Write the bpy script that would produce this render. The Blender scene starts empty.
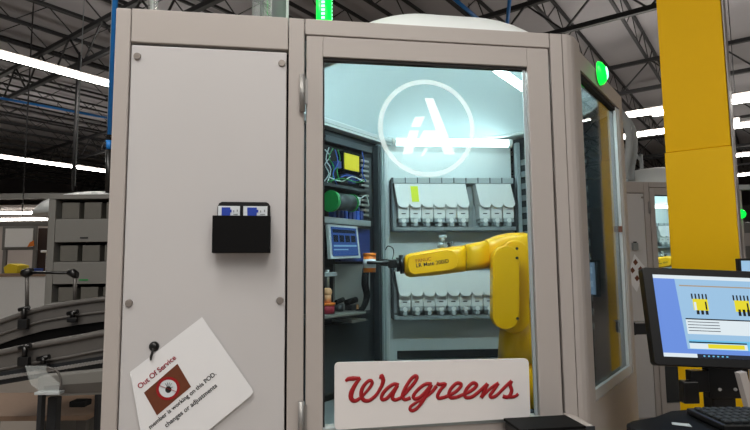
import bpy, bmesh, math, random
from mathutils import Vector, Matrix
random.seed(7)
SC = bpy.context.scene
COL = SC.collection
# ------------------------------------------------------------------ camera model
F = 540.0; PITCH = math.radians(5.5); ROLL = math.radians(0.53); CZ = 1.5
def _axes():
    R = Vector((1, 0, 0)); U = Vector((0, -math.sin(PITCH), math.cos(PITCH))); W = Vector((0, math.cos(PITCH), math.sin(PITCH)))
    c, s = math.cos(ROLL), math.sin(ROLL)
    return R * c - U * s, U * c + R * s, W
CR, CU, CW = _axes()
def ray(px, py):
    return CW + CR * ((px - 375) / F) + CU * ((215 - py) / F)
cam = bpy.data.cameras.new('camera'); cam.lens = F / 750 * 36; cam.sensor_width = 36; cam.clip_start = 0.02; cam.clip_end = 300
camo = bpy.data.objects.new('camera', cam); COL.objects.link(camo)
m = Matrix((CR, CU, -CW)).transposed().to_4x4(); m.translation = Vector((0, 0, CZ)); camo.matrix_world = m
SC.camera = camo

class Fr:
    """a vertical-axis frame: u to the right, v away, z up"""
    def __init__(s, x, y, yaw): s.x, s.y, s.t = x, y, math.radians(yaw)
    def loc(s, X, Y):
        dx, dy = X - s.x, Y - s.y; c, n = math.cos(s.t), math.sin(s.t)
        return dx * c + dy * n, -dx * n + dy * c
    def P(s, px, py, v=0.0):
        d = ray(px, py); c, n = math.cos(s.t), math.sin(s.t)
        u0, v0 = s.loc(0, 0); du = d.x * c + d.y * n; dv = -d.x * n + d.y * c
        k = (v - v0) / dv
        return (u0 + k * du, v, CZ + k * d.z)
    def W(s, u, v, z=0):
        c, n = math.cos(s.t), math.sin(s.t)
        return Vector((s.x + u * c - v * n, s.y + u * n + v * c, z))
    def sub(s, u, v, yaw): p = s.W(u, v); return Fr(p.x, p.y, math.degrees(s.t) + yaw)
FW = Fr(0, 0, 0)
F0 = Fr(-0.2, 1.544, 8.75)
F1 = F0.sub(0.82, 0, 45)          # angled side face
F2 = F0.sub(0, 0.827, 45)         # equipment wall at the back
# ------------------------------------------------------------------ materials
def lin(c):
    r = []
    for x in c:
        x /= 255.0
        r.append(x / 12.92 if x <= 0.04045 else ((x + 0.055) / 1.055) ** 2.4)
    return (*r, 1)
def mat(name, rgb, rough=0.5, metal=0.0, emit=0.0, ecol=None, noise=0.05, scale=30, bump=0.0, spec=0.5, alpha=None):
    M = bpy.data.materials.new(name); M.use_nodes = True
    nt = M.node_tree; b = nt.nodes['Principled BSDF']
    col = lin(rgb)
    b.inputs['Base Color'].default_value = col
    b.inputs['Roughness'].default_value = rough; b.inputs['Metallic'].default_value = metal
    b.inputs['Specular IOR Level'].default_value = spec
    if noise:
        tc = nt.nodes.new('ShaderNodeTexCoord'); nz = nt.nodes.new('ShaderNodeTexNoise'); nz.inputs['Scale'].default_value = scale; nz.inputs['Detail'].default_value = 4
        mp = nt.nodes.new('ShaderNodeMapRange'); mp.inputs['To Min'].default_value = 1 - noise; mp.inputs['To Max'].default_value = 1 + noise
        mx = nt.nodes.new('ShaderNodeVectorMath'); mx.operation = 'SCALE'; mx.inputs[0].default_value = col[:3]
        nt.links.new(tc.outputs['Object'], nz.inputs['Vector']); nt.links.new(nz.outputs['Fac'], mp.inputs['Value'])
        nt.links.new(mp.outputs['Result'], mx.inputs['Scale']); nt.links.new(mx.outputs['Vector'], b.inputs['Base Color'])
        if bump:
            bp = nt.nodes.new('ShaderNodeBump'); bp.inputs['Strength'].default_value = bump; bp.inputs['Distance'].default_value = 0.01
            nt.links.new(nz.outputs['Fac'], bp.inputs['Height']); nt.links.new(bp.outputs['Normal'], b.inputs['Normal'])
    if emit:
        b.inputs['Emission Color'].default_value = lin(ecol or rgb); b.inputs['Emission Strength'].default_value = emit
    return M
def clear(name, tint, gloss=0.08, rough=0.0, white=0.0):
    """thin clear sheet: see-through with a weak mirror coat, optionally a frosted share"""
    M = bpy.data.materials.new(name); M.use_nodes = True; nt = M.node_tree; nt.nodes.clear()
    out = nt.nodes.new('ShaderNodeOutputMaterial'); tr = nt.nodes.new('ShaderNodeBsdfTransparent'); tr.inputs[0].default_value = (*tint, 1)
    gl = nt.nodes.new('ShaderNodeBsdfGlossy'); gl.inputs['Roughness'].default_value = rough
    lw = nt.nodes.new('ShaderNodeLayerWeight'); pw_ = nt.nodes.new('ShaderNodeMath'); pw_.operation = 'POWER'; pw_.inputs[1].default_value = 4.5
    ml = nt.nodes.new('ShaderNodeMath'); ml.operation = 'MULTIPLY_ADD'; ml.inputs[1].default_value = gloss * 12; ml.inputs[2].default_value = gloss; ml.use_clamp = True
    nt.links.new(lw.outputs['Facing'], pw_.inputs[0]); nt.links.new(pw_.outputs[0], ml.inputs[0])
    mx = nt.nodes.new('ShaderNodeMixShader'); nt.links.new(ml.outputs[0], mx.inputs[0]); nt.links.new(tr.outputs[0], mx.inputs[1]); nt.links.new(gl.outputs[0], mx.inputs[2])
    last = mx
    if white:      # a hazy film: passes most light and scatters room light back
        tr.inputs[0].default_value = (1 - white * .5, 1 - white * .48, 1 - white * .48, 1)
        df = nt.nodes.new('ShaderNodeBsdfDiffuse'); df.inputs[0].default_value = (white * .92, white, white, 1)
        ad = nt.nodes.new('ShaderNodeAddShader'); nt.links.new(mx.outputs[0], ad.inputs[0]); nt.links.new(df.outputs[0], ad.inputs[1]); last = ad
    nt.links.new(last.outputs[0], out.inputs[0])
    return M
M = {}
M['frame'] = mat('beige_powder_coat', (176, 169, 165), .45, noise=.02, scale=8)
M['panel'] = mat('pale_grey_panel', (196, 194, 195), .42, noise=.015, scale=6)
M['seam'] = mat('dark_seam', (40, 38, 38), .8)
M['white'] = mat('white_plastic', (236, 236, 234), .4, noise=.02)
M['inwall'] = mat('white_inner_wall', (214, 220, 220), .5, noise=.02, scale=5)
M['alu'] = mat('brushed_aluminium', (164, 173, 176), .4, .2, noise=.06, scale=60)
M['bead'] = mat('pale_anodised_bead', (206, 210, 210), .4, .1, noise=.02)
M['steel'] = mat('dull_steel', (148, 146, 144), .4, .5, noise=.05)
M['screw'] = mat('screw_steel', (150, 142, 136), .35, .5)
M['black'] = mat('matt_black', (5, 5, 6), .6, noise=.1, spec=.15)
M['blackg'] = mat('black_plastic', (9, 9, 10), .35, noise=.05)
M['dark'] = mat('dark_grey_metal', (52, 56, 60), .5, .2)
M['dark2'] = mat('charcoal_metal', (36, 38, 41), .5, .3)
M['robot'] = mat('robot_yellow_paint', (246, 182, 4), .35, noise=.02)
M['ryellow'] = mat('column_yellow_paint', (244, 192, 0), .6, noise=.02, scale=5, spec=.2)
M['ryellow2'] = mat('column_guard_yellow', (248, 198, 0), .55, noise=.02, scale=3, spec=.25)
M['red'] = mat('sign_red', (152, 4, 18), .5, noise=.03)
M['dred'] = mat('dull_red', (150, 30, 50), .6)
M['signw'] = mat('sign_white', (226, 223, 223), .4, noise=.01)
M['paper'] = mat('laminated_paper', (232, 233, 236), .22, noise=.01)
M['ink'] = mat('black_ink', (25, 25, 28), .6)
M['brown'] = mat('photo_brown', (104, 52, 28), .5, noise=.2, scale=60)
M['blue'] = mat('card_blue', (24, 62, 170), .5)
M['pipeblue'] = mat('blue_paint', (20, 116, 196), .45)
M['deepblue'] = mat('deep_blue_cover', (38, 52, 110), .5, noise=.15)
M['cblue'] = mat('cable_blue', (44, 80, 170), .5)
M['cgreen'] = mat('cable_green', (20, 130, 60), .45)
M['cwhite'] = mat('cable_white', (190, 200, 200), .5)
M['yel'] = mat('module_yellow', (232, 205, 30), .5, noise=.04)
M['yelnote'] = mat('note_yellow', (232, 238, 40), .6)
M['orange'] = mat('vial_orange', (224, 120, 30), .35)
M['labelw'] = mat('label_white', (215, 222, 228), .5)
M['skin'] = mat('peach_plastic', (200, 150, 110), .5)
M['ltgrey'] = mat('light_grey_plastic', (172, 178, 180), .5)
M['midgrey'] = mat('mid_grey_plastic', (134, 140, 142), .5)
M['rack'] = mat('rack_grey_paint', (114, 113, 109), .5, noise=.03, scale=5)
M['rackbin'] = mat('rack_bin_grey', (92, 90, 84), .5, noise=.15, scale=14)
M['conv'] = mat('conveyor_aluminium', (94, 91, 88), .45, .25, noise=.1, scale=20)
M['belt'] = mat('conveyor_belt', (70, 66, 62), .6, noise=.1)
M['floor'] = mat('concrete_floor', (150, 138, 126), .35, noise=.12, scale=1.2)
M['deck'] = mat('roof_deck_grey', (148, 145, 147), .7, noise=.06, scale=.6)
M['truss'] = mat('truss_black_paint', (24, 24, 26), .6, noise=.1)
M['farwall'] = mat('far_wall_paint', (190, 180, 174), .7, noise=.04, scale=.5)
M['wood'] = mat('cardboard_tan', (150, 124, 104), .7, noise=.1)
M['dbrown'] = mat('dark_brown_wood', (62, 46, 40), .6)
M['strip'] = mat('strip_lamp', (255, 250, 242), .5, emit=24, ecol=(255, 250, 242), noise=0)
M['tubeA'] = mat('tube_lamp_back', (240, 255, 255), .5, emit=3.6, ecol=(232, 255, 255), noise=0)
M['tubeFill'] = mat('tube_lamp_fill', (240, 255, 255), .5, emit=160, ecol=(226, 252, 255), noise=0)
M['tube'] = mat('tube_lamp', (240, 255, 255), .5, emit=24, ecol=(232, 255, 255), noise=0)
M['green'] = mat('green_lens', (0, 200, 60), .3, emit=1.4, ecol=(0, 232, 60), noise=0)
M['greenled'] = mat('green_led', (170, 255, 220), .3, emit=2.2, ecol=(150, 255, 205), noise=0)
M['glass'] = clear('door_glass', (.93, .975, .975), .010)
M['sideglass'] = clear('side_glass', (.78, .80, .81), .05)
M['frost'] = clear('frosted_film', (.98, 1, 1), .01, .3, .34)
M['frost2'] = clear('frosted_film_dense', (.98, 1, 1), .01, .3, .62)
M['acryl'] = clear('clear_acrylic', (.82, .9, .88), .1, .05, .12)
M['dome_in'] = mat('dome_white_dimmed', (204, 216, 219), .5, noise=.01, scale=4)  # dome white darkened by colour to dim the bright inside
M['dome'] = mat('dome_white', (226, 232, 232), .35, noise=.01, scale=4)
M['scr_bg'] = mat('screen_blue', (20, 30, 60), .3, emit=.75, ecol=(110, 150, 232), noise=0)
M['scr_lt'] = mat('screen_pale', (20, 30, 60), .3, emit=.72, ecol=(166, 208, 240), noise=0)
M['scr_wh'] = mat('screen_white', (30, 30, 30), .3, emit=.85, ecol=(222, 234, 240), noise=0)
M['scr_cy'] = mat('screen_cyan', (20, 30, 60), .3, emit=.8, ecol=(110, 196, 238), noise=0)
M['scr_ye'] = mat('screen_yellow', (30, 30, 10), .3, emit=.8, ecol=(236, 222, 40), noise=0)
M['scr_dk'] = mat('screen_dark', (6, 8, 16), .3, emit=.3, ecol=(50, 60, 84), noise=0)
M['scr_bk'] = mat('screen_black', (6, 8, 16), .3, emit=.1, ecol=(30, 30, 40), noise=0)
M['scr_or'] = mat('screen_orange', (6, 8, 16), .3, emit=.5, ecol=(214, 190, 160), noise=0)
M['hmi'] = mat('touch_screen_blue', (10, 14, 30), .2, emit=.35, ecol=(70, 110, 190), noise=0)
M['hmi2'] = mat('touch_screen_light', (10, 14, 30), .2, emit=.5, ecol=(140, 190, 230), noise=0)
M['hmi3'] = mat('touch_screen_dark', (10, 14, 30), .2, emit=.12, ecol=(40, 50, 80), noise=0)
# ------------------------------------------------------------------ mesh builder
class MB:
    def __init__(s): s.bm = bmesh.new()
    def _merge(s, b, mi):
        for f in b.faces: f.material_index = mi
        me = bpy.data.meshes.new('tmp'); b.to_mesh(me); b.free()
        s.bm.from_mesh(me); bpy.data.meshes.remove(me); return s
    def box(s, x0, x1, y0, y1, z0, z1, bev=0.0, mi=0, seg=2):
        b = bmesh.new(); bmesh.ops.create_cube(b, size=1)
        bmesh.ops.scale(b, vec=(abs(x1 - x0), abs(y1 - y0), abs(z1 - z0)), verts=b.verts)
        bmesh.ops.translate(b, vec=((x0 + x1) / 2, (y0 + y1) / 2, (z0 + z1) / 2), verts=b.verts)
        if bev: bmesh.ops.bevel(b, geom=b.edges[:], offset=bev, segments=seg, affect='EDGES', profile=.5)
        return s._merge(b, mi)
    def cyl(s, p, q, r0, r1=None, n=20, mi=0, caps=True):
        p, q = Vector(p), Vector(q); r1 = r0 if r1 is None else r1
        b = bmesh.new(); d = q - p
        bmesh.ops.create_cone(b, cap_ends=caps, segments=n, radius1=r0, radius2=r1, depth=d.length)
        mt = d.to_track_quat('Z', 'Y').to_matrix().to_4x4(); mt.translation = (p + q) / 2
        bmesh.ops.transform(b, matrix=mt, verts=b.verts)
        for f in b.faces: f.smooth = len(f.verts) == 4
        return s._merge(b, mi)
    def sph(s, c, rx, ry=None, rz=None, mi=0, n=16):
        b = bmesh.new(); bmesh.ops.create_uvsphere(b, u_segments=n, v_segments=n // 2 + 2, radius=1)
        bmesh.ops.scale(b, vec=(rx, ry or rx, rz or rx), verts=b.verts); bmesh.ops.translate(b, vec=c, verts=b.verts)
        for f in b.faces: f.smooth = True
        return s._merge(b, mi)
    def bar(s, p, q, w, h=None, mi=0):
        """rectangular bar from p to q"""
        p, q = Vector(p), Vector(q); d = q - p; b = bmesh.new(); bmesh.ops.create_cube(b, size=1)
        bmesh.ops.scale(b, vec=(w, h or w, d.length), verts=b.verts)
        mt = d.to_track_quat('Z', 'Y').to_matrix().to_4x4(); mt.translation = (p + q) / 2
        bmesh.ops.transform(b, matrix=mt, verts=b.verts); return s._merge(b, mi)
    def prism(s, pts, off, mi=0, bev=0.0, smooth=False):
        """polygon (3-D points) extruded by vector off"""
        b = bmesh.new(); vs = [b.verts.new(p) for p in pts]; f = b.faces.new(vs)
        g = bmesh.ops.extrude_face_region(b, geom=[f])
        bmesh.ops.translate(b, vec=off, verts=[x for x in g['geom'] if isinstance(x, bmesh.types.BMVert)])
        bmesh.ops.recalc_face_normals(b, faces=b.faces[:])
        if bev: bmesh.ops.bevel(b, geom=b.edges[:], offset=bev, segments=2, affect='EDGES', profile=.5)
        if smooth:
            for f in b.faces: f.smooth = len(f.verts) == 4
        return s._merge(b, mi)
    def tube(s, pts, r, n=8, mi=0, smooth=3, closed=False, flat=None):
        """swept tube along a smoothed path; r a number or list"""
        P = [Vector(p) for p in pts]; R = list(r) if isinstance(r, (list, tuple)) else [r] * len(P)
        Q, RR = [], []
        if smooth and len(P) > 2:
            N = len(P); rng = range(N) if closed else range(N - 1)
            for i in rng:
                g = (lambda k: P[k % N]) if closed else (lambda k: P[max(0, min(N - 1, k))])
                a, b_, c, d = g(i - 1), g(i), g(i + 1), g(i + 2)
                for k in range(smooth):
                    t = k / smooth
                    Q.append(.5 * ((2 * b_) + (c - a) * t + (2 * a - 5 * b_ + 4 * c - d) * t * t + (3 * b_ - a - 3 * c + d) * t ** 3))
                    RR.append(R[i] * (1 - t) + R[(i + 1) % N] * t)
            if not closed: Q.append(P[-1]); RR.append(R[-1])
        else: Q, RR = P, R
        b = bmesh.new(); rings = []; up = None; N = len(Q)
        for i, p in enumerate(Q):
            t = (Q[(i + 1) % N] - Q[i - 1]) if closed else (Q[min(i + 1, N - 1)] - Q[max(i - 1, 0)])
            if t.length < 1e-9: t = Vector((0, 0, 1))
            t.normalize()
            if flat is not None: e1 = t.cross(Vector(flat)).normalized(); e2 = Vector(flat).normalized()
            else:
                if up is None: up = Vector((0, 0, 1)) if abs(t.z) < .9 else Vector((1, 0, 0))
                e1 = t.cross(up).normalized(); e2 = e1.cross(t).normalized(); up = e2
            k2 = .35 if flat is not None else 1
            rings.append([b.verts.new(p + (e1 * math.cos(2 * math.pi * j / n) + e2 * math.sin(2 * math.pi * j / n) * k2) * RR[i]) for j in range(n)])
        for i in range(N if closed else N - 1):
            A, B = rings[i], rings[(i + 1) % N]
            for j in range(n):
                f = b.faces.new((A[j], A[(j + 1) % n], B[(j + 1) % n], B[j])); f.smooth = True
        if not closed: b.faces.new(rings[0]); b.faces.new(rings[-1][::-1])
        bmesh.ops.recalc_face_normals(b, faces=b.faces[:])
        return s._merge(b, mi)
    def loft(s, secs, n=24, mi=0, cap=True):
        """secs: (centre, e1*half, e2*half, exponent) super-ellipse sections"""
        b = bmesh.new(); rings = []
        for c, a, d, ex in secs:
            c, a, d = Vector(c), Vector(a), Vector(d); ring = []
            for j in range(n):
                th = 2 * math.pi * (j + .5) / n; cs, sn = math.cos(th), math.sin(th)
                ring.append(b.verts.new(c + a * math.copysign(abs(cs) ** (2 / ex), cs) + d * math.copysign(abs(sn) ** (2 / ex), sn)))
            rings.append(ring)
        for A, B in zip(rings, rings[1:]):
            for j in range(n):
                f = b.faces.new((A[j], A[(j + 1) % n], B[(j + 1) % n], B[j])); f.smooth = True
        if cap: b.faces.new(rings[0][::-1]); b.faces.new(rings[-1])
        bmesh.ops.recalc_face_normals(b, faces=b.faces[:])
        return s._merge(b, mi)
    def ring(s, c, ax1, ax2, r0, r1, off, n=48, mi=0):
        """flat annulus with thickness off"""
        b = bmesh.new(); c, ax1, ax2, off = Vector(c), Vector(ax1), Vector(ax2), Vector(off); L = []
        for k, (r, o) in enumerate(((r0, 0), (r1, 0), (r1, 1), (r0, 1))):
            L.append([b.verts.new(c + ax1 * math.cos(2 * math.pi * j / n) * r + ax2 * math.sin(2 * math.pi * j / n) * r + off * o) for j in range(n)])
        for k in range(4):
            A, B = L[k], L[(k + 1) % 4]
            for j in range(n): b.faces.new((A[j], A[(j + 1) % n], B[(j + 1) % n], B[j]))
        bmesh.ops.recalc_face_normals(b, faces=b.faces[:])
        return s._merge(b, mi)
    def text(s, body, o, du, dz, length, nrm, thick=0.0008, mi=0, bold=0.0, anchor='l'):
        """lettering: o start of baseline, du unit direction, dz unit up, scaled to length"""
        cu = bpy.data.curves.new('t', 'FONT'); cu.body = body; cu.size = 1; cu.offset = bold
        ob = bpy.data.objects.new('t', cu); COL.objects.link(ob)
        dg = bpy.context.evaluated_depsgraph_get(); me = bpy.data.meshes.new_from_object(ob.evaluated_get(dg))
        xs = [v.co.x for v in me.vertices]; k = length / (max(xs) - min(xs)); x0 = min(xs)
        o, du, dz, nrm = Vector(o), Vector(du).normalized(), Vector(dz).normalized(), Vector(nrm).normalized()
        b = bmesh.new(); b.from_mesh(me)
        for v in b.verts: v.co = o + du * ((v.co.x - x0) * k) + dz * (v.co.y * k)
        g = bmesh.ops.extrude_face_region(b, geom=b.faces[:])
        bmesh.ops.translate(b, vec=nrm * thick, verts=[x for x in g['geom'] if isinstance(x, bmesh.types.BMVert)])
        bmesh.ops.recalc_face_normals(b, faces=b.faces[:])
        bpy.data.objects.remove(ob); bpy.data.curves.remove(cu); bpy.data.meshes.remove(me)
        return s._merge(b, mi)
    def build(s, name, mats, base=(0, 0, 0)):
        bmesh.ops.translate(s.bm, vec=-Vector(base), verts=s.bm.verts)
        me = bpy.data.meshes.new(name); s.bm.to_mesh(me); s.bm.free()
        for mm in (mats if isinstance(mats, (list, tuple)) else [mats]): me.materials.append(M[mm])
        o = bpy.data.objects.new(name, me); COL.objects.link(o); return o
class Thing:
    """an Empty at the thing's base; parts are given in the frame's coordinates"""
    def __init__(s, name, label, cat, fr, base, group=None, kind=None):
        s.fr, s.base = fr, Vector(base)
        s.o = bpy.data.objects.new(name, None); COL.objects.link(s.o); s.o.empty_display_size = .05
        s.o.location = fr.W(*base); s.o.rotation_euler = (0, 0, fr.t)
        tag(s.o, label, cat, group, kind)
    def part(s, name, mb, mats, parent=None, label=None):
        o = mb.build(name, mats, s.base); o.parent = parent or s.o
        if label: o['label'] = label
        return o
def tag(o, label, cat, group=None, kind=None):
    o['label'] = label; o['category'] = cat
    if group: o['group'] = group
    if kind: o['kind'] = kind
def single(name, label, cat, fr, base, mb, mats, group=None):
    o = mb.build(name, mats, base); o.location = fr.W(*base); o.rotation_euler = (0, 0, fr.t); tag(o, label, cat, group); return o
def struct(name, mb, mats, fr=FW):
    o = mb.build(name, mats); o.location = (fr.x, fr.y, 0); o.rotation_euler = (0, 0, fr.t); o['kind'] = 'structure'; return o
def copy_tree(o, parent=None):
    c = o.copy(); COL.objects.link(c)
    if parent: c.parent = parent
    for ch in list(o.children): copy_tree(ch, c)
    return c
def dup(root, shift, label, group=None):
    c = copy_tree(root); c.location = root.location + Vector(shift); c['label'] = label
    if group: c['group'] = group
    elif 'group' in c: del c['group']
    return c
V = Vector

# ================================================================== the warehouse shell
FBd = Fr(0, 0, -53.75 + 0)        # building grid: v runs along the aisles (36 deg right of the view)
FBd = Fr(0, 0, -36.25)            # u across the aisles, v along them
struct('floor', MB().box(-50, 50, -12, 60, -.2, 0), 'floor')
struct('ceiling', MB().box(-50, 50, -12, 60, 8.0, 8.15), 'deck')
struct('wall_back', MB().box(-50, 50, 60, 60.2, 0, 8), 'farwall')
struct('wall_left', MB().box(-50.2, -50, -12, 60, 0, 8), 'farwall')
struct('wall_partition', MB().box(-22, -7.2, 16.5, 16.7, 0, 3.5), 'farwall')
struct('wall_right', MB().box(50, 50.2, -12, 60, 0, 8), 'farwall')
# roof joists along the aisles
def joist_mesh(L, d, step, chord, web):
    b = MB()
    b.box(-chord, chord, -L / 2, L / 2, -chord, chord); b.box(-chord, chord, -L / 2, L / 2, -d - chord, -d + chord)
    n = int(L / step)
    for i in range(n):
        y0 = -L / 2 + i * step
        b.bar((0, y0, 0), (0, y0 + step / 2, -d), web); b.bar((0, y0 + step / 2, -d), (0, y0 + step, 0), web)
    return b
first = None
for i in range(33):
    u = -38 + i * 1.42
    if first is None:
        first = joist_mesh(44, .62, 1.5, .032, .022).build('roof_joist', 'truss'); o = first
    else: o = first.copy(); COL.objects.link(o)
    p = FBd.W(u, 17.0, 7.9); o.location = p; o.rotation_euler = (0, 0, FBd.t)
    tag(o, 'black open-web steel joist spanning under the grey roof deck', 'roof joist', 'parallel black roof joists')
    o['kind'] = 'thing'
first = None
for i in range(6):
    v = 5.9 + i * 5.2
    if first is None:
        first = joist_mesh(48, .8, 1.6, .05, .036).build('roof_truss', 'truss'); o = first
    else: o = first.copy(); COL.objects.link(o)
    o.location = FBd.W(-12, v, 7.17); o.rotation_euler = (0, 0, FBd.t + math.pi / 2)
    tag(o, 'heavy black roof truss crossing below the thinner joists', 'roof truss', 'heavy black roof trusses')
    o['kind'] = 'thing'
# strip lights
strip_group = 'long white strip lights under the roof'
def at_z(px, py, z):
    d = ray(px, py); k = (z - CZ) / d.z; return d.x * k, d.y * k
def strip(p, ang, L, w, label, group=None):
    t = Thing('strip_light', label, 'ceiling light', Fr(p[0], p[1], math.degrees(ang)), (0, 0, p[2]), group)
    t.part('housing', MB().box(-w * .22, w * .22, -L / 2, L / 2, p[2] + .021, p[2] + .09, .01), 'frame')
    t.part('lamp', MB().box(-w / 2, w / 2, -L / 2 + .02, L / 2 - .02, p[2] - .04, p[2] + .02), 'strip')
    for s in (-.4, .4): t.part('hanger', MB().cyl((0, L * s, p[2] + .09), (0, L * s, 7.2), .008, n=6), 'truss')
    return t
aA = FBd.t; aB = FBd.t + math.pi / 2
x, y = at_z(40, 65, 5.6)
strip((x, y, 5.6), aA, 9.0, .19, 'long white strip light crossing above the grey rack, highest one left of the big cabinet')
x, y = at_z(40, 162, 5.6)
strip((x, y, 5.6), aA, 13, .2, 'thin far strip light low above the grey rack')
for (px, py, L, z, lab) in ((758, 97, 3.6, 4.6, 'broad bright strip light beside the yellow column, highest and widest there'), (752, 124, 3.2, 5.0, 'strip light just below the broadest one beside the yellow column'),
                      (750, 154, 5, 5.4, 'thin strip light above the rail beside the yellow column'), (750, 174, 6, 5.4, 'lowest thin strip light beside the yellow column'),
                      (648, 112, 4.2, 5.0, 'strip light between the cabinet edge and the yellow column, upper of the pair'), (650, 133, 4, 5.0, 'strip light between the cabinet edge and the yellow column, lower of the pair')):
    x, y = at_z(px, py, z); strip((x, y, z), aB, L, .2, lab)
for k, (u, v) in enumerate(((-2.6, -.9), (-.5, -1.0), (1.8, -1.2), (4.6, -1.0))):  # unseen strips added to light the cabinet front, hung low for a gradient
    p = FBd.W(u, v); strip((p.x, p.y, 4.7), aA, 2.4, .40, 'added white strip light out of view over the aisle', 'added strip lights over the near aisle')

# ================================================================== the big cabinet (pod)
ZT = 2.238
pod = Thing('robot_cell', 'tall beige and grey cabinet with large glass door and lettered sign, nearest of its kind', 'robot cabinet', F0, (.4, .6, 0))
PLAN = [(-.533, 0), (.82, 0), (1.40, .58), (1.40, .80), (1.22, 1.36), (.45, 1.36), (-.02, .87), (-.533, .87)]
pl3 = lambda z, P=PLAN: [V((u, v, z)) for u, v in P]
def frame_bar(b, *a, **k): b.box(*a, **k); return b
GL, GR, DB, DT = .05, .69, 1.052, 2.184
pod.part('plinth', MB().prism([V((u, v, 0.02)) for u, v in [(-.5, .06), (.80, .06), (1.36, .61), (1.36, .80), (1.2, 1.3), (.45, 1.3), (-.02, .83), (-.5, .83)]], (0, 0, .86)), 'dark')
# front posts
pod.part('post', MB().box(-.533, -.492, 0, .05, 0, ZT, .004), 'frame')
pod.part('post', MB().box(-.050, -.004, 0, .05, 0, ZT, .003), 'frame')
pod.part('post', MB().box(.772, .812, 0, .05, 0, ZT, .002), 'frame')
cp = [(.814, 0), (.830, .0008), (.846, .005), (.860, .014), (.872, .026), (.908, .062), (.873, .097), (.814, .05)]
pod.part('corner_post', MB().prism([V((u, v, 0)) for u, v in cp], (0, 0, ZT), smooth=False), 'frame')
pod.part('header_rail', MB().box(-.490, -.052, 0, .04, 2.140, ZT, .002), 'frame')
pod.part('header_rail', MB().box(-.002, .770, 0, .05, 2.190, ZT, .002), 'frame')
sp = pod.part('side_panel', MB().box(-.489, -.056, .003, .03, .19, 2.132, .003), 'panel')
def screw(u, z):
    b = MB().cyl((u, .002, z), (u, -.003, z), .0105, .009, n=20)
    b.box(u - .007, u + .007, -.0036, -.0028, z - .0012, z + .0012)
    pod.part('screw', b, 'screw', sp)
for u in (-.472, -.070):
    for z in (2.098, 1.409, .72): screw(u, z)
pod.part('seam_backing', MB().box(-.53, -.03, .052, .06, .1, ZT - .04).box(.005, .80, .052, .06, 2.172, ZT - .04).box(.757, .80, .052, .06, .1, 2.17), 'seam')
pod.part('lower_rail', MB().box(-.489, -.056, 0, .03, .03, .185, .002).box(-.002, .770, 0, .04, .03, .20, .002), 'frame')
# upper door
dz0, dz1 = 1.018, 2.184
door = pod.part('door', MB().box(.002, GL, -.004, .036, dz0, dz1, .002).box(GR, .762, -.004, .036, dz0, dz1, .002).box(GL, GR, -.004, .036, 2.122, dz1, .002).box(GL, GR, -.004, .036, dz0, 1.056, .002), 'frame')
pod.part('glazing_gasket', MB().box(GL, GL + .005, .004, .02, 1.056, 2.122).box(GL, GR, .002, .02, 2.113, 2.122), 'seam', door)
pod.part('jamb_bead', MB().box(GR - .013, GR - .004, .003, .009, 1.059, 2.112), 'alu', door)
pod.part('glass_pane', MB().box(GL, GR, .010, .014, 1.05, 2.125), 'glass', door)
pod.part('bottom_bead', MB().box(GL, GR, -.010, -.003, 1.046, 1.058, .002), 'alu', door)
for zc in (2.006, 1.078):
    b = MB().cyl((-.010, -.012, zc - .055), (-.010, -.012, zc + .055), .0085, n=14)
    b.box(-.018, -.010, -.006, 0, zc - .05, zc + .05).box(-.010, .006, -.008, -.0045, zc - .03, zc + .045)
    b.cyl((-.010, -.012, zc - .001), (-.010, -.012, zc + .001), .0092, n=14)
    pod.part('hinge', b, 'steel', door, 'grey metal hinge')
# emblem on the glass
eV = .008
E_ = lambda px, py: V(F0.P(px, py, eV))
c = E_(427, 128); r1 = abs(E_(475.5, 128).x - E_(378.8, 128).x) / 2
b = MB().ring(c, (1, 0, 0), (0, 0, 1), r1 - .0145, r1, (0, -.0004, 0), 64)
pod.part('emblem_ring', b, 'frost', door, 'thin pale frosted ring')
b = MB()
for poly in ([(424.5, 98), (433.5, 98.5), (455.5, 154.5), (444, 154.5)], [(415, 117), (425, 116.5), (420.3, 126.8), (411.3, 126.8)], [(409.5, 130.5), (419, 130.5), (412, 154), (402, 154)],
             [(419.5, 137), (423.5, 130.5), (436.2, 130.5), (440.5, 142), (417.6, 142)], [(425, 148), (428, 148.3), (423, 157), (420.4, 156.5)]):
    b.prism([E_(*p) for p in poly], (0, -.0004, 0))
pod.part('emblem_letter', b, 'frost2', door, 'white frosted stylised letter inside the ring')
# lower door with dark glass
ld = pod.part('lower_door', MB().box(.002, GL, -.004, .036, .21, 1.010, .002).box(GR, .762, -.004, .036, .21, 1.010, .002).box(GL, GR, -.004, .036, .94, 1.010, .002).box(GL, GR, -.004, .036, .21, .30, .002), 'frame')
pod.part('glass_pane', MB().box(GL, GR, .010, .014, .29, .95), 'sideglass', ld)
# angled side face (frame F1 inside F0 coordinates)
def c1(t, v, z):
    s = math.sqrt(.5); return V((.82 + t * s - v * s, t * s + v * s, z))
def box1(b, t0, t1, v0, v1, z0, z1, mi=0):
    return b.prism([c1(t0, v0, z0), c1(t1, v0, z0), c1(t1, v1, z0), c1(t0, v1, z0)], (0, 0, z1 - z0), mi)
sw = MB()
box1(sw, .10, .82, 0, .05, 2.172, ZT); box1(sw, .125, .82, 0, .05, .05, 1.055); box1(sw, .765, .82, 0, .05, 1.05, 2.18); box1(sw, .10, .135, 0, .05, 1.05, 2.18)
side = pod.part('side_window_frame', sw, 'frame')
b = MB(); box1(b, .135, .765, .018, .023, 1.05, 2.175); pod.part('glass_pane', b, 'sideglass', side)
b = MB(); box1(b, .135, .765, .004, .016, 1.056, 1.09); box1(b, .715, .738, .004, .016, 1.091, 2.17); box1(b, .748, .765, .004, .016, 1.091, 2.17); pod.part('bead', b, 'bead', side)
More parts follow.
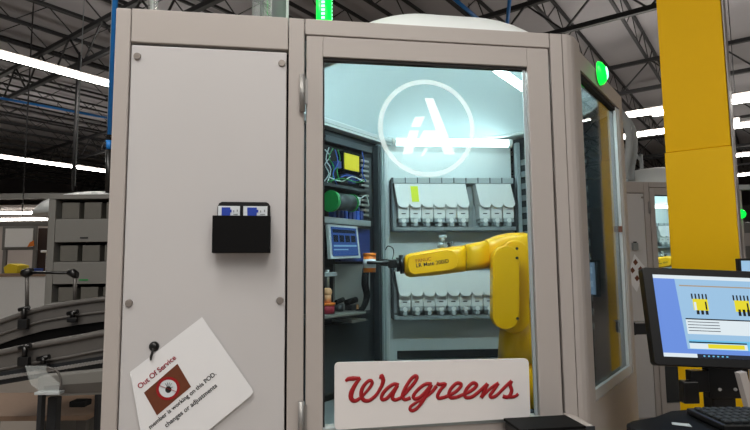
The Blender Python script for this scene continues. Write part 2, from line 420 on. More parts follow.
b = MB(); box1(b, .704, .711, .002, .017, 1.635, 1.66); pod.part('latch', b, 'brown', side)
b = MB(); box1(b, .135, .15, .01, .03, 1.055, 2.17); box1(b, .135, .765, .008, .03, 2.155, 2.172); pod.part('glazing_gasket', b, 'seam', side)
# inner walls
def wall(name, P0, P1, t, z0, z1, m_):
    (a, b_), (c_, d) = P0, P1; n = V((-(d - b_), c_ - a, 0)).normalized() * t
    pod.part(name, MB().prism([V((a, b_, z0)), V((c_, d, z0)), V((c_, d, z0)) + n, V((a, b_, z0)) + n], (0, 0, z1 - z0)), m_)
FBk = F0.sub(.44, 1.312, -4.5)    # back wall frame
wall('outer_wall', (1.40, .585), (1.40, .80), .02, .05, ZT, 'frame'); wall('inner_side_wall', (1.379, .62), (1.379, .815), .01, .9, 2.17, 'dark')
wall('inner_side_wall', (1.385, .82), (1.18, 1.27), -.02, .9, 2.2, 'dark')
b = MB()
for k in range(14): b.prism([V((1.372, .835, 1.2 + k * .065)), V((1.19, 1.235, 1.2 + k * .065)), V((1.183, 1.23, 1.2 + k * .065)), V((1.365, .83, 1.2 + k * .065))], (0, 0, .03))
pod.part('louvre_panel', b, 'midgrey')
wall('outer_wall', (-.533, .05), (-.533, .87), -.03, .05, ZT, 'frame')
wall('outer_wall', (-.533, .87), (-.02, .87), .03, .05, ZT, 'frame')
wall('inner_side_wall', (-.02, .06), (-.02, .85), .02, .9, 2.2, 'dark')
b = MB(); b.prism([V(p) for p in [(.44, 1.318, .88), (1.165, 1.262, .88), (1.165, 1.30, .88), (.44, 1.36, .88)]], (0, 0, 1.30)); pod.part('back_wall', b, 'inwall')
wall('equipment_wall', (-.02, .83), (.45, 1.30), .03, .88, 2.19, 'dark')
pod.part('deck', MB().prism([V((u, v, .88)) for u, v in [(-.01, .05), (.80, .05), (1.36, .60), (1.36, .80), (1.18, 1.27), (.46, 1.30), (0, .82)]], (0, 0, .02)), 'midgrey')
# roof and dome
DC = V((.62, .64, 0))
def dome_r(th):
    d = V((math.cos(th), math.sin(th), 0)); best = 9.
    for (a, b_), (c_, d_) in zip(PLAN, PLAN[1:] + PLAN[:1]):
        e = V((c_ - a, d_ - b_, 0)); den = d.x * e.y - d.y * e.x
        if abs(den) < 1e-9: continue
        w = V((a - DC.x, b_ - DC.y, 0)); t = (w.x * e.y - w.y * e.x) / den; s_ = (w.x * d.y - w.y * d.x) / den
        if t > 0 and -.001 <= s_ <= 1.001: best = min(best, t)
    return min(best - .055, .68)
NT = 96
rad = [dome_r(2 * math.pi * j / NT) for j in range(NT)]
for _ in range(10): rad = [min(rad[j], .25 * rad[j - 1] + .5 * rad[j] + .25 * rad[(j + 1) % NT]) for j in range(NT)]
APX = V((.50, .62, 0))
def dome_mesh(z0, h, shrink, flip=False):
    b = bmesh.new(); rings = []
    for i in range(1, 19):
        r = i / 18; zz = z0 + h * (1 - r ** 2.6) ** .8 if r < 1 else z0
        rings.append([b.verts.new(DC + (APX - DC) * (1 - r) + V((math.cos(2 * math.pi * j / NT), math.sin(2 * math.pi * j / NT), 0)) * (rad[j] - shrink) * r + V((0, 0, zz))) for j in range(NT)])
    top = b.verts.new(APX + V((0, 0, z0 + h)))
    for j in range(NT):
        b.faces.new((top, rings[0][j], rings[0][(j + 1) % NT]))
        for i in range(17): b.faces.new((rings[i][j], rings[i + 1][j], rings[i + 1][(j + 1) % NT], rings[i][(j + 1) % NT]))
    for f in b.faces: f.smooth = True
    return b
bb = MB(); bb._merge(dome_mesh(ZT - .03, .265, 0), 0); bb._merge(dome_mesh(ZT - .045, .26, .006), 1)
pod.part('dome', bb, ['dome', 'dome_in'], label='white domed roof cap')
b = bmesh.new()   # roof sheet from the outline to the dome's edge
inner = [b.verts.new(DC + V((math.cos(2 * math.pi * j / NT), math.sin(2 * math.pi * j / NT), 0)) * (rad[j] - .012) + V((0, 0, ZT - .03))) for j in range(NT)]
def out_r(th):
    d = V((math.cos(th), math.sin(th), 0)); best = 9.
    for (a, b_), (c_, d_) in zip(PLAN, PLAN[1:] + PLAN[:1]):
        e = V((c_ - a, d_ - b_, 0)); den = d.x * e.y - d.y * e.x
        if abs(den) < 1e-9: continue
        w = V((a - DC.x, b_ - DC.y, 0)); t = (w.x * e.y - w.y * e.x) / den; s_ = (w.x * d.y - w.y * d.x) / den
        if t > 0 and -.001 <= s_ <= 1.001: best = min(best, t)
    return best - .02
outer = [b.verts.new(DC + V((math.cos(2 * math.pi * j / NT), math.sin(2 * math.pi * j / NT), 0)) * out_r(2 * math.pi * j / NT) + V((0, 0, ZT - .03))) for j in range(NT)]
for j in range(NT): b.faces.new((inner[j], outer[j], outer[(j + 1) % NT], inner[(j + 1) % NT]))
g = bmesh.ops.extrude_face_region(b, geom=b.faces[:]); bmesh.ops.translate(b, vec=(0, 0, .02), verts=[x for x in g['geom'] if isinstance(x, bmesh.types.BMVert)])
bmesh.ops.recalc_face_normals(b, faces=b.faces[:])
rb = MB(); rb._merge(b, 0); pod.part('roof', rb, 'inwall')
rim = [DC + V((math.cos(2 * math.pi * j / NT), math.sin(2 * math.pi * j / NT), 0)) * (rad[j] - .003) + V((0, 0, ZT - .046)) for j in range(0, NT, 2)]
pod.part('dome_rim', MB().tube(rim, .010, n=8, closed=True, smooth=1), 'dome')
# aluminium profiles inside
b = MB(); 
def c2(t, v, z):
    s = math.sqrt(.5); return V((t * s - v * s, .827 + t * s + v * s, z))
def box2(b, t0, t1, v0, v1, z0, z1, mi=0):
    return b.prism([c2(t0, v0, z0), c2(t1, v0, z0), c2(t1, v1, z0), c2(t0, v1, z0)], (0, 0, z1 - z0), mi)
box2(b, .0, .645, -.05, 0, 2.148, 2.180); box2(b, 0, .645, -.056, -.05, 2.160, 2.166); pod.part('top_profile', b, 'bead')
def prof(px, v_t, w, name='profile_post'):
    pass
b = MB(); b.box(.440, .468, 1.262, 1.300, .9, 2.17, .003).box(.451, .457, 1.259, 1.262, .9, 2.17); pod.part('profile_post', b, 'bead')
b = MB(); box2(b, .555, .585, -.045, -.005, .9, 2.15); box2(b, .567, .573, -.049, -.045, .9, 2.15); pod.part('profile_post', b, 'alu')
b = MB(); b.box(1.168, 1.19, 1.19, 1.225, .9, 2.17, .003); pod.part('profile_post', b, 'alu')

# ------------------------------------------------------------------ tube lamps inside the cell
def tube_lamp(fr, p, q, label, r=.014, m_='tube'):
    p, q = V(p), V(q); d = (q - p).normalized()
    t = Thing('tube_lamp', label, 'lamp', fr, tuple((p + q) / 2))
    t.part('tube', MB().cyl(p, q, r, n=14), m_)
    for e, s in ((p, -1), (q, 1)): t.part('end_cap', MB().cyl(e, e + d * (.02 * s), r * 1.1, n=14), 'white')
    return t
p = F0.P(396, 142, 1.20); q = F0.P(508, 143.5, 1.13)
lampA = tube_lamp(F0, p, q, 'glowing white tube lamp across the top of the back wall behind the frosted emblem', .021, 'tubeA')
lampB = tube_lamp(F0, (.63, .12, 2.165), (1.10, .59, 2.165), 'white tube lamp along the angled glass side, high inside the big cabinet')
fill_lamp = tube_lamp(F0, (.24, .128, 2.180), (.575, .128, 2.180), 'added white tube lamp out of sight behind the door header of the big cabinet', .013, 'tubeFill')  # unseen lamp added to brighten the dispensers and the emblem

# ------------------------------------------------------------------ dispensers on the back wall
def Pb(px, py, v=0.0): return FBk.P(px, py, v)
PIT = (Pb(462.4, 200, -.1)[0] - Pb(403.4, 200, -.1)[0]) / 5
def make_dispenser(uc, ztop, zhop, zbot, label, group):
    t = Thing('tablet_dispenser', label, 'dispenser', FBk, (uc, -.06, zbot), group)
    w = PIT * .4985; f = -.118; sk = lambda z: (z - zhop) * -.14
    # hopper: sloped face, scalloped lower end
    out = [(-w, ztop), (w, ztop), (w, zhop + w * .55)] + [(w * math.cos(a), zhop + w * .55 - w * .75 * math.sin(a)) for a in [math.pi * k / 10 for k in range(1, 10)]] + [(-w, zhop + w * .55)]
    b = bmesh.new()
    fv = [b.verts.new((uc + x + sk(z), f - (ztop - z) * .18, z)) for x, z in out]; bv = [b.verts.new((uc + x + sk(z), -.03, z)) for x, z in out]
    b.faces.new(fv); b.faces.new(bv[::-1])
    for j in range(len(out)): b.faces.new((fv[j], fv[j - 1], bv[j - 1], bv[j]))
    bmesh.ops.recalc_face_normals(b, faces=b.faces[:])
    mb = MB(); mb._merge(b, 0); t.part('hopper', mb, 'white')
    zb = zbot + (zhop - zbot) * .42
    mb = MB().box(uc - w * .96, uc + w * .96, -.112, -.03, zb, zhop + w * .5, .003); mb.box(uc - w * .35, uc + w * .35, -.114, -.112, zb + .022, zb + .027, mi=1); t.part('body', mb, ['white', 'dark'])
    mb = MB().box(uc - w * .9, uc + w * .9, -.118, -.04, zb - .022, zb - .001, .004); mb.cyl((uc, -.119, zb - .012), (uc, -.1225, zb - .012), w * .38, n=12, mi=1); t.part('collar', mb, ['ltgrey', 'white'])
    mb = MB().cyl((uc, -.085, zbot), (uc, -.085, zb - .022), w * .62, w * .72, n=14); mb.box(uc - w * .35, uc + w * .35, -.125, -.09, zbot, zb - .024, .002); t.part('nozzle', mb, 'ltgrey')
    return t
zt, zh, zb_ = Pb(430, 184, -.11)[2], Pb(430, 207, -.11)[2], Pb(430, 226.5, -.11)[2]
ords = ['first', 'second', 'third', 'fourth', 'fifth', 'sixth', 'seventh', 'eighth', 'ninth']
upper = [403.4 + 11.8 * k for k in range(6)] + [484.0 + 11.8 * k for k in range(3)]
U0 = Pb(403.4, 200, -.11)[0]; UG = Pb(484.6, 200, -.11)[0]
upos = [U0 + PIT * k for k in range(6)] + [UG + PIT * k for k in range(3)]
def rack(zt, zb, x0, x1, label, blank=None):
    t = Thing('dispenser_rack', label, 'rack', FBk, ((x0 + x1) / 2, -.02, zb))
    t.part('top_rail', MB().box(x0, x1, -.108, -.002, zt + .004, zt + .034, .003), 'ltgrey')
    n = max(2, int((x1 - x0) / PIT))
    bt = MB()
    for k in range(n + 1): bt.box(x0 + k * (x1 - x0) / n - .002, x0 + k * (x1 - x0) / n + .002, -.112, -.108, zt + .005, zt + .034)
    t.part('rail_tab', bt, 'dark')
    t.part('bottom_rail', MB().box(x0, x1, -.12, -.002, zb - .022, zb - .003, .002), 'midgrey')
    for x in (x0 - .008, x1 + .002): t.part('end_bracket', MB().box(x, x + .006, -.11, -.002, zb - .022, zt + .034), 'dark')
    t.part('back_strip', MB().box(x0, x1, -.022, -.004, zb, zt), 'ltgrey')
    if blank: t.part('blank_plate', MB().box(blank[0], blank[1], -.06, -.024, zb, zt - .002), 'midgrey')
    return t
xl = U0 - PIT * .5 - .022; xr = UG + PIT * 2.5 + .004
rackU = rack(zt, zb_, xl, xr, 'grey rack rail holding the upper row of white dispensers', (Pb(466.5, 200, -.06)[0] + .004, UG - PIT * .5 - .022))
disp = []
d0 = make_dispenser(U0, zt, zh, zb_, 'first white dispenser from the left in the upper row behind the glass', 'white dispensers in the upper row'); disp.append(d0)
for k in range(1, 9):
    lab = (f'{ords[k]} white dispenser from the left in the upper row behind the glass' if k < 6 else f'{ords[k-6]} white dispenser right of the dark gap in the upper row')
    if k == 1: lab = 'second white dispenser in the upper row, the one with yellow tape on it'
    sh = FBk.W(upos[k], 0) - FBk.W(U0, 0)
    disp.append(dup(d0.o, sh, lab, 'white dispensers in the upper row'))
zl = Pb(430, 315, -.11)[2]; dzl = zl - zb_
rackL = rack(zt + dzl, zl, xl, xr + .012, 'grey rack rail holding the lower row of white dispensers behind the robot arm')
for k in range(9):
    sh = FBk.W(U0 + PIT * k, 0) - FBk.W(U0, 0); sh.z = dzl
    disp.append(dup(d0.o, sh, f'{ords[k]} white dispenser from the left in the lower row, below the robot arm', 'white dispensers in the lower row'))
u1 = Pb(upper[1], 200, -.11)[0]
pa, pb_ = Pb(410.5, 186, -.13), Pb(419, 202, -.13)
single('tape_strip', 'bright yellow tape strip on the second upper white dispenser', 'tape', FBk, ((pa[0] + pb_[0]) / 2, -.126, pb_[2]),
       MB().prism([V((pa[0], -.1225, pa[2])), V((pb_[0] - .004, -.1225, pa[2])), V((pb_[0], -.1225 - (pa[2] - pb_[2]) * .18, pb_[2])), V((pa[0] + .006, -.1225 - (pa[2] - pb_[2]) * .18, pb_[2]))], (0, -.002, 0)), 'yelnote')
# black vent strip near the deck
za, zbv = Pb(440, 350, -.01)[2], Pb(440, 358.5, -.01)[2]
single('vent_strip', 'black speckled strip low on the back wall just above the lettered sign', 'strip', FBk, (Pb(446, 354)[0], -.01, zbv), MB().box(Pb(397, 354)[0], Pb(512, 354)[0], -.014, -.003, zbv, za, .002), 'dark2')

# ------------------------------------------------------------------ robot arm
YR = 2.30
R_ = lambda px, py, dy=0.0: V(FW.P(px, py, YR + dy))
bx = R_(516, 300).x
DZ = .9
rob = Thing('industrial_robot', 'yellow jointed robot arm behind the big glass door, reaching out to an orange vial', 'robot', FW, (bx, YR + .06, DZ))
pxm = YR / F
def hsec(px, y0, y1, hd, ex=3.2, dy=0.0):
    a, b_ = R_(px, y0, dy), R_(px, y1, dy); c_ = (a + b_) / 2
    return (c_, V((0, hd, 0)), V((0, 0, (a.z - b_.z) / 2)), ex)
fa = rob.part('forearm', MB().loft([hsec(403.6, 261, 270, .02, 2.5), hsec(404.3, 257.5, 273.5, .04, 2.6), hsec(406, 255, 276, .05, 3), hsec(410, 253.4, 277.3, .056, 3.2), hsec(435, 248.8, 275.4, .060, 3.4), hsec(455, 246.2, 272.8, .062, 3.4), hsec(463.6, 245.2, 271.6, .062, 3.4)]), 'robot')
# raised cover on the forearm
oc = [(409, 257), (413, 255), (446, 249.6), (452, 250.4), (456.5, 254.5), (457.5, 262), (456, 267), (451, 270), (414, 274.5), (409.5, 272), (407.7, 265)]
rob.part('forearm_cover', MB().prism([R_(x, y, -.058) for x, y in oc], (0, -.006, 0), bev=.002), 'robot', fa)
dirT = R_(450, 258.6, -.0645) - R_(416, 263.6, -.0645); upT = V((0, -1, 0)).cross(dirT).normalized(); upT = V((-dirT.z, 0, dirT.x)).normalized()
b = MB().text('FANUC', R_(416, 262.6, -.0645), dirT, upT, 15 * pxm, (0, -1, 0), .0006, 0, .0)
rob.part('red_lettering', b, 'red', fa, 'small red lettering')
b = MB().text('LR Mate 200iD', R_(416.5, 267.4, -.0645), dirT, upT, 32 * pxm, (0, -1, 0), .0006, 0, .01)
rob.part('black_lettering', b, 'ink', fa, 'black lettering')
rob.part('forearm_joint', MB().loft([hsec(464.2, 244.8, 271.2, .064, 3.4), hsec(475, 242.6, 269.8, .066, 3.4), hsec(486, 240.3, 268.6, .066, 3.4)]), 'robot')
eb = rob.part('elbow_housing', MB().loft([hsec(485.2, 240.2, 268.8, .055, 4), hsec(486.5, 239.2, 269, .066, 3.6, .005), hsec(498, 235, 269.5, .078, 3.6, .02), hsec(508, 233.2, 272, .082, 3.6, .025), hsec(522, 232.8, 278, .082, 3.6, .025), hsec(531, 234.5, 280, .07, 3.2, .025), hsec(533, 240, 272, .05, 2.6, .025)]), 'robot')
# lower link (stadium plate in front of the shoulder)
def stadium(x0, x1, y0, y1, dy, n=9):
    cx, r = (x0 + x1) / 2, (x1 - x0) / 2; pts = []
    for k in range(n + 1): a = math.pi * k / n; pts.append((cx + r * math.cos(a), y0 + r - r * math.sin(a)))
    for k in range(n + 1): a = math.pi + math.pi * k / n; pts.append((cx + r * math.cos(a), y1 - r - r * math.sin(a)))
    return [R_(x, y, dy) for x, y in pts]
rob.part('upper_arm', MB().prism(stadium(492.8, 520, 245.5, 330, -.125), (0, .060, 0), bev=.005), 'robot')
rob.part('upper_arm_body', MB().prism(stadium(500, 530, 240, 334, -.06), (0, .15, 0), bev=.006), 'robot')
b = MB()
for (x, y) in ((517, 248.5), (517, 258), (517.5, 318.5)): b.cyl(R_(x, y, -.124), R_(x, y, -.128), .006, n=10)
rob.part('cap_screw', b, 'dark2')
sh = R_(514, 318, .06)
rob.part('shoulder', MB().loft([(V((sh.x + .02, YR + .06, DZ + .20)), V((.088, 0, 0)), V((0, .10, 0)), 3), (V((sh.x + .02, YR + .06, sh.z - .08)), V((.080, 0, 0)), V((0, .095, 0)), 3), (V((sh.x + .02, YR + .06, sh.z + .04)), V((.066, 0, 0)), V((0, .09, 0)), 2.6)]), 'robot')
rob.part('base', MB().cyl((sh.x + .02, YR + .06, DZ + .02), (sh.x + .02, YR + .06, DZ + .20), .10, .092, n=32), 'robot')
rob.part('base_flange', MB().box(sh.x - .11, sh.x + .15, YR - .07, YR + .19, DZ + .001, DZ + .02, .004), 'dark')
b = MB().cyl(R_(403.8, 264.2), R_(399.5, 264.5), .040, n=24); b.cyl(R_(399.6, 264.4), R_(396.5, 264.6), .030, n=20)
wr = rob.part('wrist', b, 'blackg', label='black wrist flange')
gr = rob.part('gripper', MB().box(R_(388, 260).x, R_(397, 260).x, YR - .022, YR + .022, R_(390, 268).z, R_(390, 259).z, .004).cyl(R_(388, 262.5), R_(379.5, 262.5), .017, .013, n=14), 'blackg', label='black gripper')
for dy in (-.036, .036):
    g = MB(); g.tube([R_(389, 262.5, dy * .5), R_(380, 262.5, dy * .9), R_(372, 262.5, dy), R_(367, 262.5, dy * .9)], [.009, .008, .007, .006], n=8)
    rob.part('finger', g, 'blackg', gr)
b = MB().cyl(R_(441, 248.3), R_(442, 243), .016, n=14).cyl(R_(442, 243), R_(442.5, 236.5), .012, n=14); b.box(R_(438.5, 240).x, R_(446.5, 240).x, YR - .014, YR + .014, R_(440, 238.2).z, R_(440, 235.2).z, .002)
rob.part('connector', b, 'alu', fa, 'silver cable connector')
rob.part('valve', MB().cyl(R_(449, 247.5), R_(451, 243), .008, n=10).cyl(R_(447, 243.5), R_(453, 242.5), .006, n=10), 'dark', fa)
b = MB().tube([R_(391, 262, .02), R_(393.5, 255, .025), R_(393, 248.5, .02), R_(388, 246, .02), R_(385.5, 250, .03)], .0022, n=6)
rob.part('gripper_cable', b, 'blackg', gr)
# vial in the gripper
vc = R_(369.5, 262.5); vr = 6.6 * pxm * .95
vz0, vz1 = R_(369.5, 272.3).z, R_(369.5, 253).z
t = Thing('pill_vial', 'orange vial with white label held in the black gripper', 'vial', FW, (vc.x, YR, vz0))
t.part('body', MB().cyl((vc.x, YR, vz0), (vc.x, YR, vz1 - .012), vr, n=24), 'orange')
t.part('rim', MB().cyl((vc.x, YR, vz1 - .011), (vc.x, YR, vz1), vr * 1.07, n=24), 'orange')
t.part('label_wrap', MB().cyl((vc.x, YR, vz0 + .018), (vc.x, YR, vz1 - .026), vr * 1.02, n=24), 'labelw', label='white paper label')

# ------------------------------------------------------------------ equipment wall behind the arm
def Pe(px, py, v=-.05): return V(F2.P(px, py, v))
def ebox(b, x0, x1, y0, y1, v0, v1, bev=0, mi=0):
    p, q = Pe(x0, (y0 + y1) / 2, v0), Pe(x1, (y0 + y1) / 2, v0); zt_, zb2 = Pe((x0 + x1) / 2, y0, v0).z, Pe((x0 + x1) / 2, y1, v0).z
    return b.box(p.x, q.x, v0, v1, zb2, zt_, bev, mi)
bz = Pe(350, 320).z
rk = Thing('equipment_rack', 'dark open equipment rack full of cables behind the glass door', 'rack', F2, (.33, -.03, DZ + .003))
rk.part('back_plate', MB().box(.06, .53, -.006, -.002, 1.5, 2.13), 'dark2')
rk.part('top_rail', ebox(MB(), 326, 372, 141, 147, -.05, -.008, .002), 'dark')
rk.part('shelf', ebox(MB(), 322, 371, 186, 189, -.09, -.008, .001), 'dark')
rk.part('shelf', ebox(MB(), 322, 371, 218.5, 224.5, -.10, -.008, .002), 'midgrey', label='pale grey shelf edge')
rk.part('wire_duct', ebox(MB(), 364.5, 371, 158, 217, -.04, -.008), 'dark')
b = MB()
for k in range(12): ebox(b, 361.5, 369, 160 + k * 4.9, 162 + k * 4.9, -.055, -.041)
rk.part('duct_finger', b, 'steel')
rk.part('upright', MB().box(.522, .545, -.044, -.009, DZ + .003, 2.13, .002), 'dark')
rk.part('lower_door', ebox(MB(), 322, 369, 323, 390, -.03, -.008, .003), 'dark')
rk.part('inner_panel', ebox(MB(), 335, 370, 264, 312, -.02, -.0085), 'steel', label='dull grey plate behind the small bench')
ym = Thing('relay_module', 'square yellow module with black edge in the equipment rack', 'module', F2, tuple(Pe(352, 171, -.06)))
ym.part('case', ebox(MB(), 343.3, 360.6, 152.5, 173, -.05, -.012, .002), 'black')
ym.part('face', ebox(MB(), 344.8, 359.2, 154.5, 170.5, -.056, -.0505, .001), 'yel')
def cable(px_pts, r, m_, lab, v):
    pts = [Pe(x, y, v + random.uniform(-.003, .003)) for x, y in px_pts]; bs = tuple(pts[-1])
    return single('cable', lab, 'cable', F2, bs, MB().tube(pts, r, n=6), m_)
cabs = [(M_, x) for M_, x in ()]
defs = [('cwhite', 'thin white cable hanging left of the yellow module', [(325, 150), (330, 157), (325, 165), (329, 174), (324, 182)]),
        ('cwhite', 'second white cable looping left of the yellow module', [(329, 148), (326, 160), (331, 170), (327, 184)]),
        ('cgreen', 'green cable beside the white cables in the rack', [(333, 149), (329, 158), (334, 168), (331, 183)]),
        ('cgreen', 'thin green cable nearest the yellow module', [(338, 150), (340, 160), (337, 172), (341, 184)]),
        ('cblue', 'blue cable beside the yellow module', [(335, 150), (338, 163), (333, 174), (337, 185)]),
        ('cblue', 'blue cable running under the yellow module', [(340, 178), (348, 176), (356, 181), (363, 178)]),
        ('cwhite', 'pale cable sagging under the yellow module', [(330, 180), (342, 184), (352, 179), (364, 184)]),
        ('cgreen', 'green cable along the top of the upper shelf', [(328, 184), (343, 181), (357, 185), (366, 182)]),
        ('cblue', 'blue cable rising right of the yellow module', [(362, 152), (364, 163), (362, 172), (366, 182)]),
        ('cwhite', 'white cable behind the blue connector row', [(353, 195), (360, 199), (366, 196), (369, 206)])]
for i_, (m_, lab, pts) in enumerate(defs): cable([(x, y - (2.5 if i_ in (6, 7) else .5)) for x, y in pts], .0027, m_, lab, -.016 - .0095 * i_)
for (x0, x1, y0, y1, m_, nm, lab) in ((346, 356, 174.5, 183, 'deepblue', 'connector_box', 'small blue box under the yellow module'), (337.6, 341.6, 161, 168, 'deepblue', 'connector_box', 'small blue box left of the yellow module'),
        (353, 356.6, 200, 208, 'midgrey', 'terminal_box', 'small grey box right of the green cable coil'), (357.2, 361, 197, 205, 'ltgrey', 'terminal_box', 'pale grey box near the right end of the middle shelf'),
        (341, 348, 176, 184, 'dark2', 'terminal_box', 'dark box left of the small blue box on the upper shelf')):
    single(nm, lab, 'box', F2, tuple(Pe((x0 + x1) / 2, y1, -.05)), ebox(MB(), x0, x1, y0, y1, -.05, -.012, .002), m_)
zsh = Pe(346.5, 218.5, -.10).z + .001
for k in range(8):
    u = Pe(332.6 + k * 3.9, 214, -.06).x; hh_ = .044 + .004 * (k % 3)
    single('connector_plug', f'{ords[k]} blue plug from the left in the row on the lower shelf', 'plug', F2, (u, -.06, zsh), MB().box(u - .0105, u + .0105, -.075, -.046, zsh, zsh + hh_, .002).cyl((u, -.055, zsh + hh_), (u + .003, -.05, zsh + hh_ + .02), .004, n=6), 'deepblue' if k % 3 else 'cblue', 'blue plugs on the lower shelf')
# green reel of dark cable
cl = Thing('cable_reel', 'green ended reel of dark grey cable on the rack shelf', 'reel', F2, tuple(Pe(340, 210, -.13)))
a_, b2 = Pe(330, 201, -.12), Pe(351, 203, -.12)
cl.part('flange', MB().cyl(a_, a_ + V((.02, 0, 0)), .048, .046, n=24), 'cgreen', label='bright green end')
cl.part('wound_cable', MB().cyl(a_ + V((.02, 0, 0)), b2, .038, n=24), 'dark')
cl.part('end_ring', MB().cyl(b2, b2 + V((.006, 0, 0)), .042, n=24), 'cgreen')
# touch screen
sc_ = Thing('touch_screen', 'small blue touch screen in a pale frame above the bench', 'screen', F2, tuple(Pe(345, 258.5, -.10)))
q = [Pe(328.5, 224.5, -.10), Pe(357.5, 226.5, -.10), Pe(361, 258, -.13), Pe(331, 259, -.13)]
sc_.part('bezel', MB().prism(q, (0, .02, 0), bev=.002), 'ltgrey')
q2 = [Pe(330.5, 226.6, -.1025), Pe(355.8, 228.5, -.1025), Pe(358.5, 255.4, -.1295), Pe(333, 256.3, -.1295)]
cen = sum(q2, V()) / 4
def sq(u0, u1, w0, w1, off):
    f = lambda s, t: (q2[0] * (1 - s) + q2[1] * s) * (1 - t) + (q2[3] * (1 - s) + q2[2] * s) * t + V((0, -off, 0))
    return [f(u0, w0), f(u1, w0), f(u1, w1), f(u0, w1)]
b = MB().prism(sq(0, 1, 0, 1, 0), (0, -.0015, 0), 0)
for k in range(4): b.prism(sq(.06 + .23 * k, .24 + .23 * k, .28, .52, .0016), (0, -.0006, 0), 2)
b.prism(sq(.05, .95, .08, .2, .0016), (0, -.0006, 0), 2); b.prism(sq(.05, .95, .62, .68, .0016), (0, -.0006, 0), 1); b.prism(sq(.05, .6, .76, .8, .0016), (0, -.0006, 0), 1)
sc_.part('display', b, ['hmi', 'hmi2', 'hmi3'])
# blue cover under the screen
single('cover_panel', 'deep blue panel beside the touch screen and behind the vial', 'panel', F2, tuple(Pe(352, 272, -.05)), ebox(MB(), 341, 370, 228, 261.5, -.05, -.012, .003), 'deepblue')
# small bench
bn = Thing('bench_shelf', 'narrow grey bench shelf below the touch screen', 'shelf', F2, tuple(Pe(350, 318, -.14)))
bn.part('top', ebox(MB(), 323, 366, 313.5, 316.5, -.16, -.022, .002), 'rack')
bn.part('support', ebox(MB(), 352, 366, 319.5, 322, -.14, -.022, .001), 'rack')
zbn = Pe(340, 313.5, -.16).z
def bitem(name, lab, cat, px, parts, v=-.12):
    u = Pe(px, 310, v).x; t = Thing(name, lab, cat, F2, (u, v, zbn + .001))
    for nm, mb, m_ in parts(u, v, zbn + .001): t.part(nm, mb, m_)
bitem('filling_station', 'red based fitting with peach stem on the bench under the screen', 'fitting', 327.5, lambda u, v, z: [
    ('base', MB().cyl((u, v, z), (u, v, z + .035), .030, n=18), 'dred'), ('collar', MB().cyl((u, v, z + .035), (u, v, z + .045), .034, n=18), 'orange'), ('stem', MB().cyl((u, v, z + .045), (u, v, z + .085), .016, n=14), 'skin'),
    ('cap', MB().sph((u, v, z + .09), .02), 'skin'), ('pipe', MB().cyl((u, v, z + .1), (u, v, z + .185), .008, n=8), 'steel'), ('arm', MB().box(u - .03, u + .05, v - .012, v + .012, z + .155, z + .175, .003), 'midgrey')])
bitem('valve_body', 'dark valve with small yellow tag on the bench', 'valve', 352, lambda u, v, z: [
    ('body', MB().box(u - .03, u + .03, v - .02, v + .02, z, z + .025, .004), 'dark2'), ('head', MB().cyl((u - .04, v, z + .035), (u + .03, v, z + .045), .014, n=12), 'black'), ('tag', MB().box(u + .004, u + .016, v - .026, v - .021, z + .004, z + .024), 'skin')], -.09)
bitem('valve_body', 'dark round valve beside the red based fitting on the bench', 'valve', 339, lambda u, v, z: [
    ('body', MB().cyl((u, v, z), (u, v, z + .03), .02, n=14), 'dark2'), ('head', MB().cyl((u - .02, v, z + .04), (u + .03, v, z + .05), .011, n=12), 'black')], -.085)
bl = [Pe(366, 268, -.09), Pe(365, 284, -.10), Pe(367, 296, -.10), Pe(363, 308, -.10), Pe(357, 311, -.10)]
single('air_hose', 'black bent hose dropping beside the aluminium posts to the bench', 'hose', F2, tuple(bl[-1]), MB().tube(bl, [.016, .018, .016, .013, .011], n=10), 'black')
# pale hose at upper right of the rack
pts = [V(F0.P(379.5, 112, .98)), V(F0.P(380.5, 130, 1.0)), V(F0.P(384, 144, 1.05)), V(F0.P(389, 155, 1.1)), V(F0.P(391, 166, 1.18))]

# ================================================================== things on the front of the cell
# black wall pocket with two cards
t = Thing('card_pocket', 'black plastic wall pocket on the grey panel holding two cards', 'card holder', F0, (-.178, -.03, 1.545))
Kp = lambda px, py, v=-.002: V(F0.P(px, py, v))
x0, x1 = -.252, -.097; zb3, zl_, zt3 = 1.545, 1.644, 1.686
bk = [(x0 + .006, zb3), (x1 - .002, zb3), (x1 - .002, zt3 - .012), (x1 - .007, zt3 - .003), (x1 - .014, zt3), (x0 + .02, zt3), (x0 + .012, zt3 - .004), (x0 + .008, zt3 - .014)]
t.part('back_plate', MB().prism([V((u, -.001, z)) for u, z in bk], (0, -.004, 0)), 'blackg')
t.part('front_pouch', MB().box(x0, x1, -.044, -.040, zb3 - .003, zl_, .0015).box(x0, x0 + .004, -.0399, -.0055, zb3 - .003, zl_).box(x1 - .004, x1, -.0399, -.0055, zb3 - .003, zl_).box(x0 + .004, x1 - .004, -.0399, -.0055, zb3 - .003, zb3), 'black')
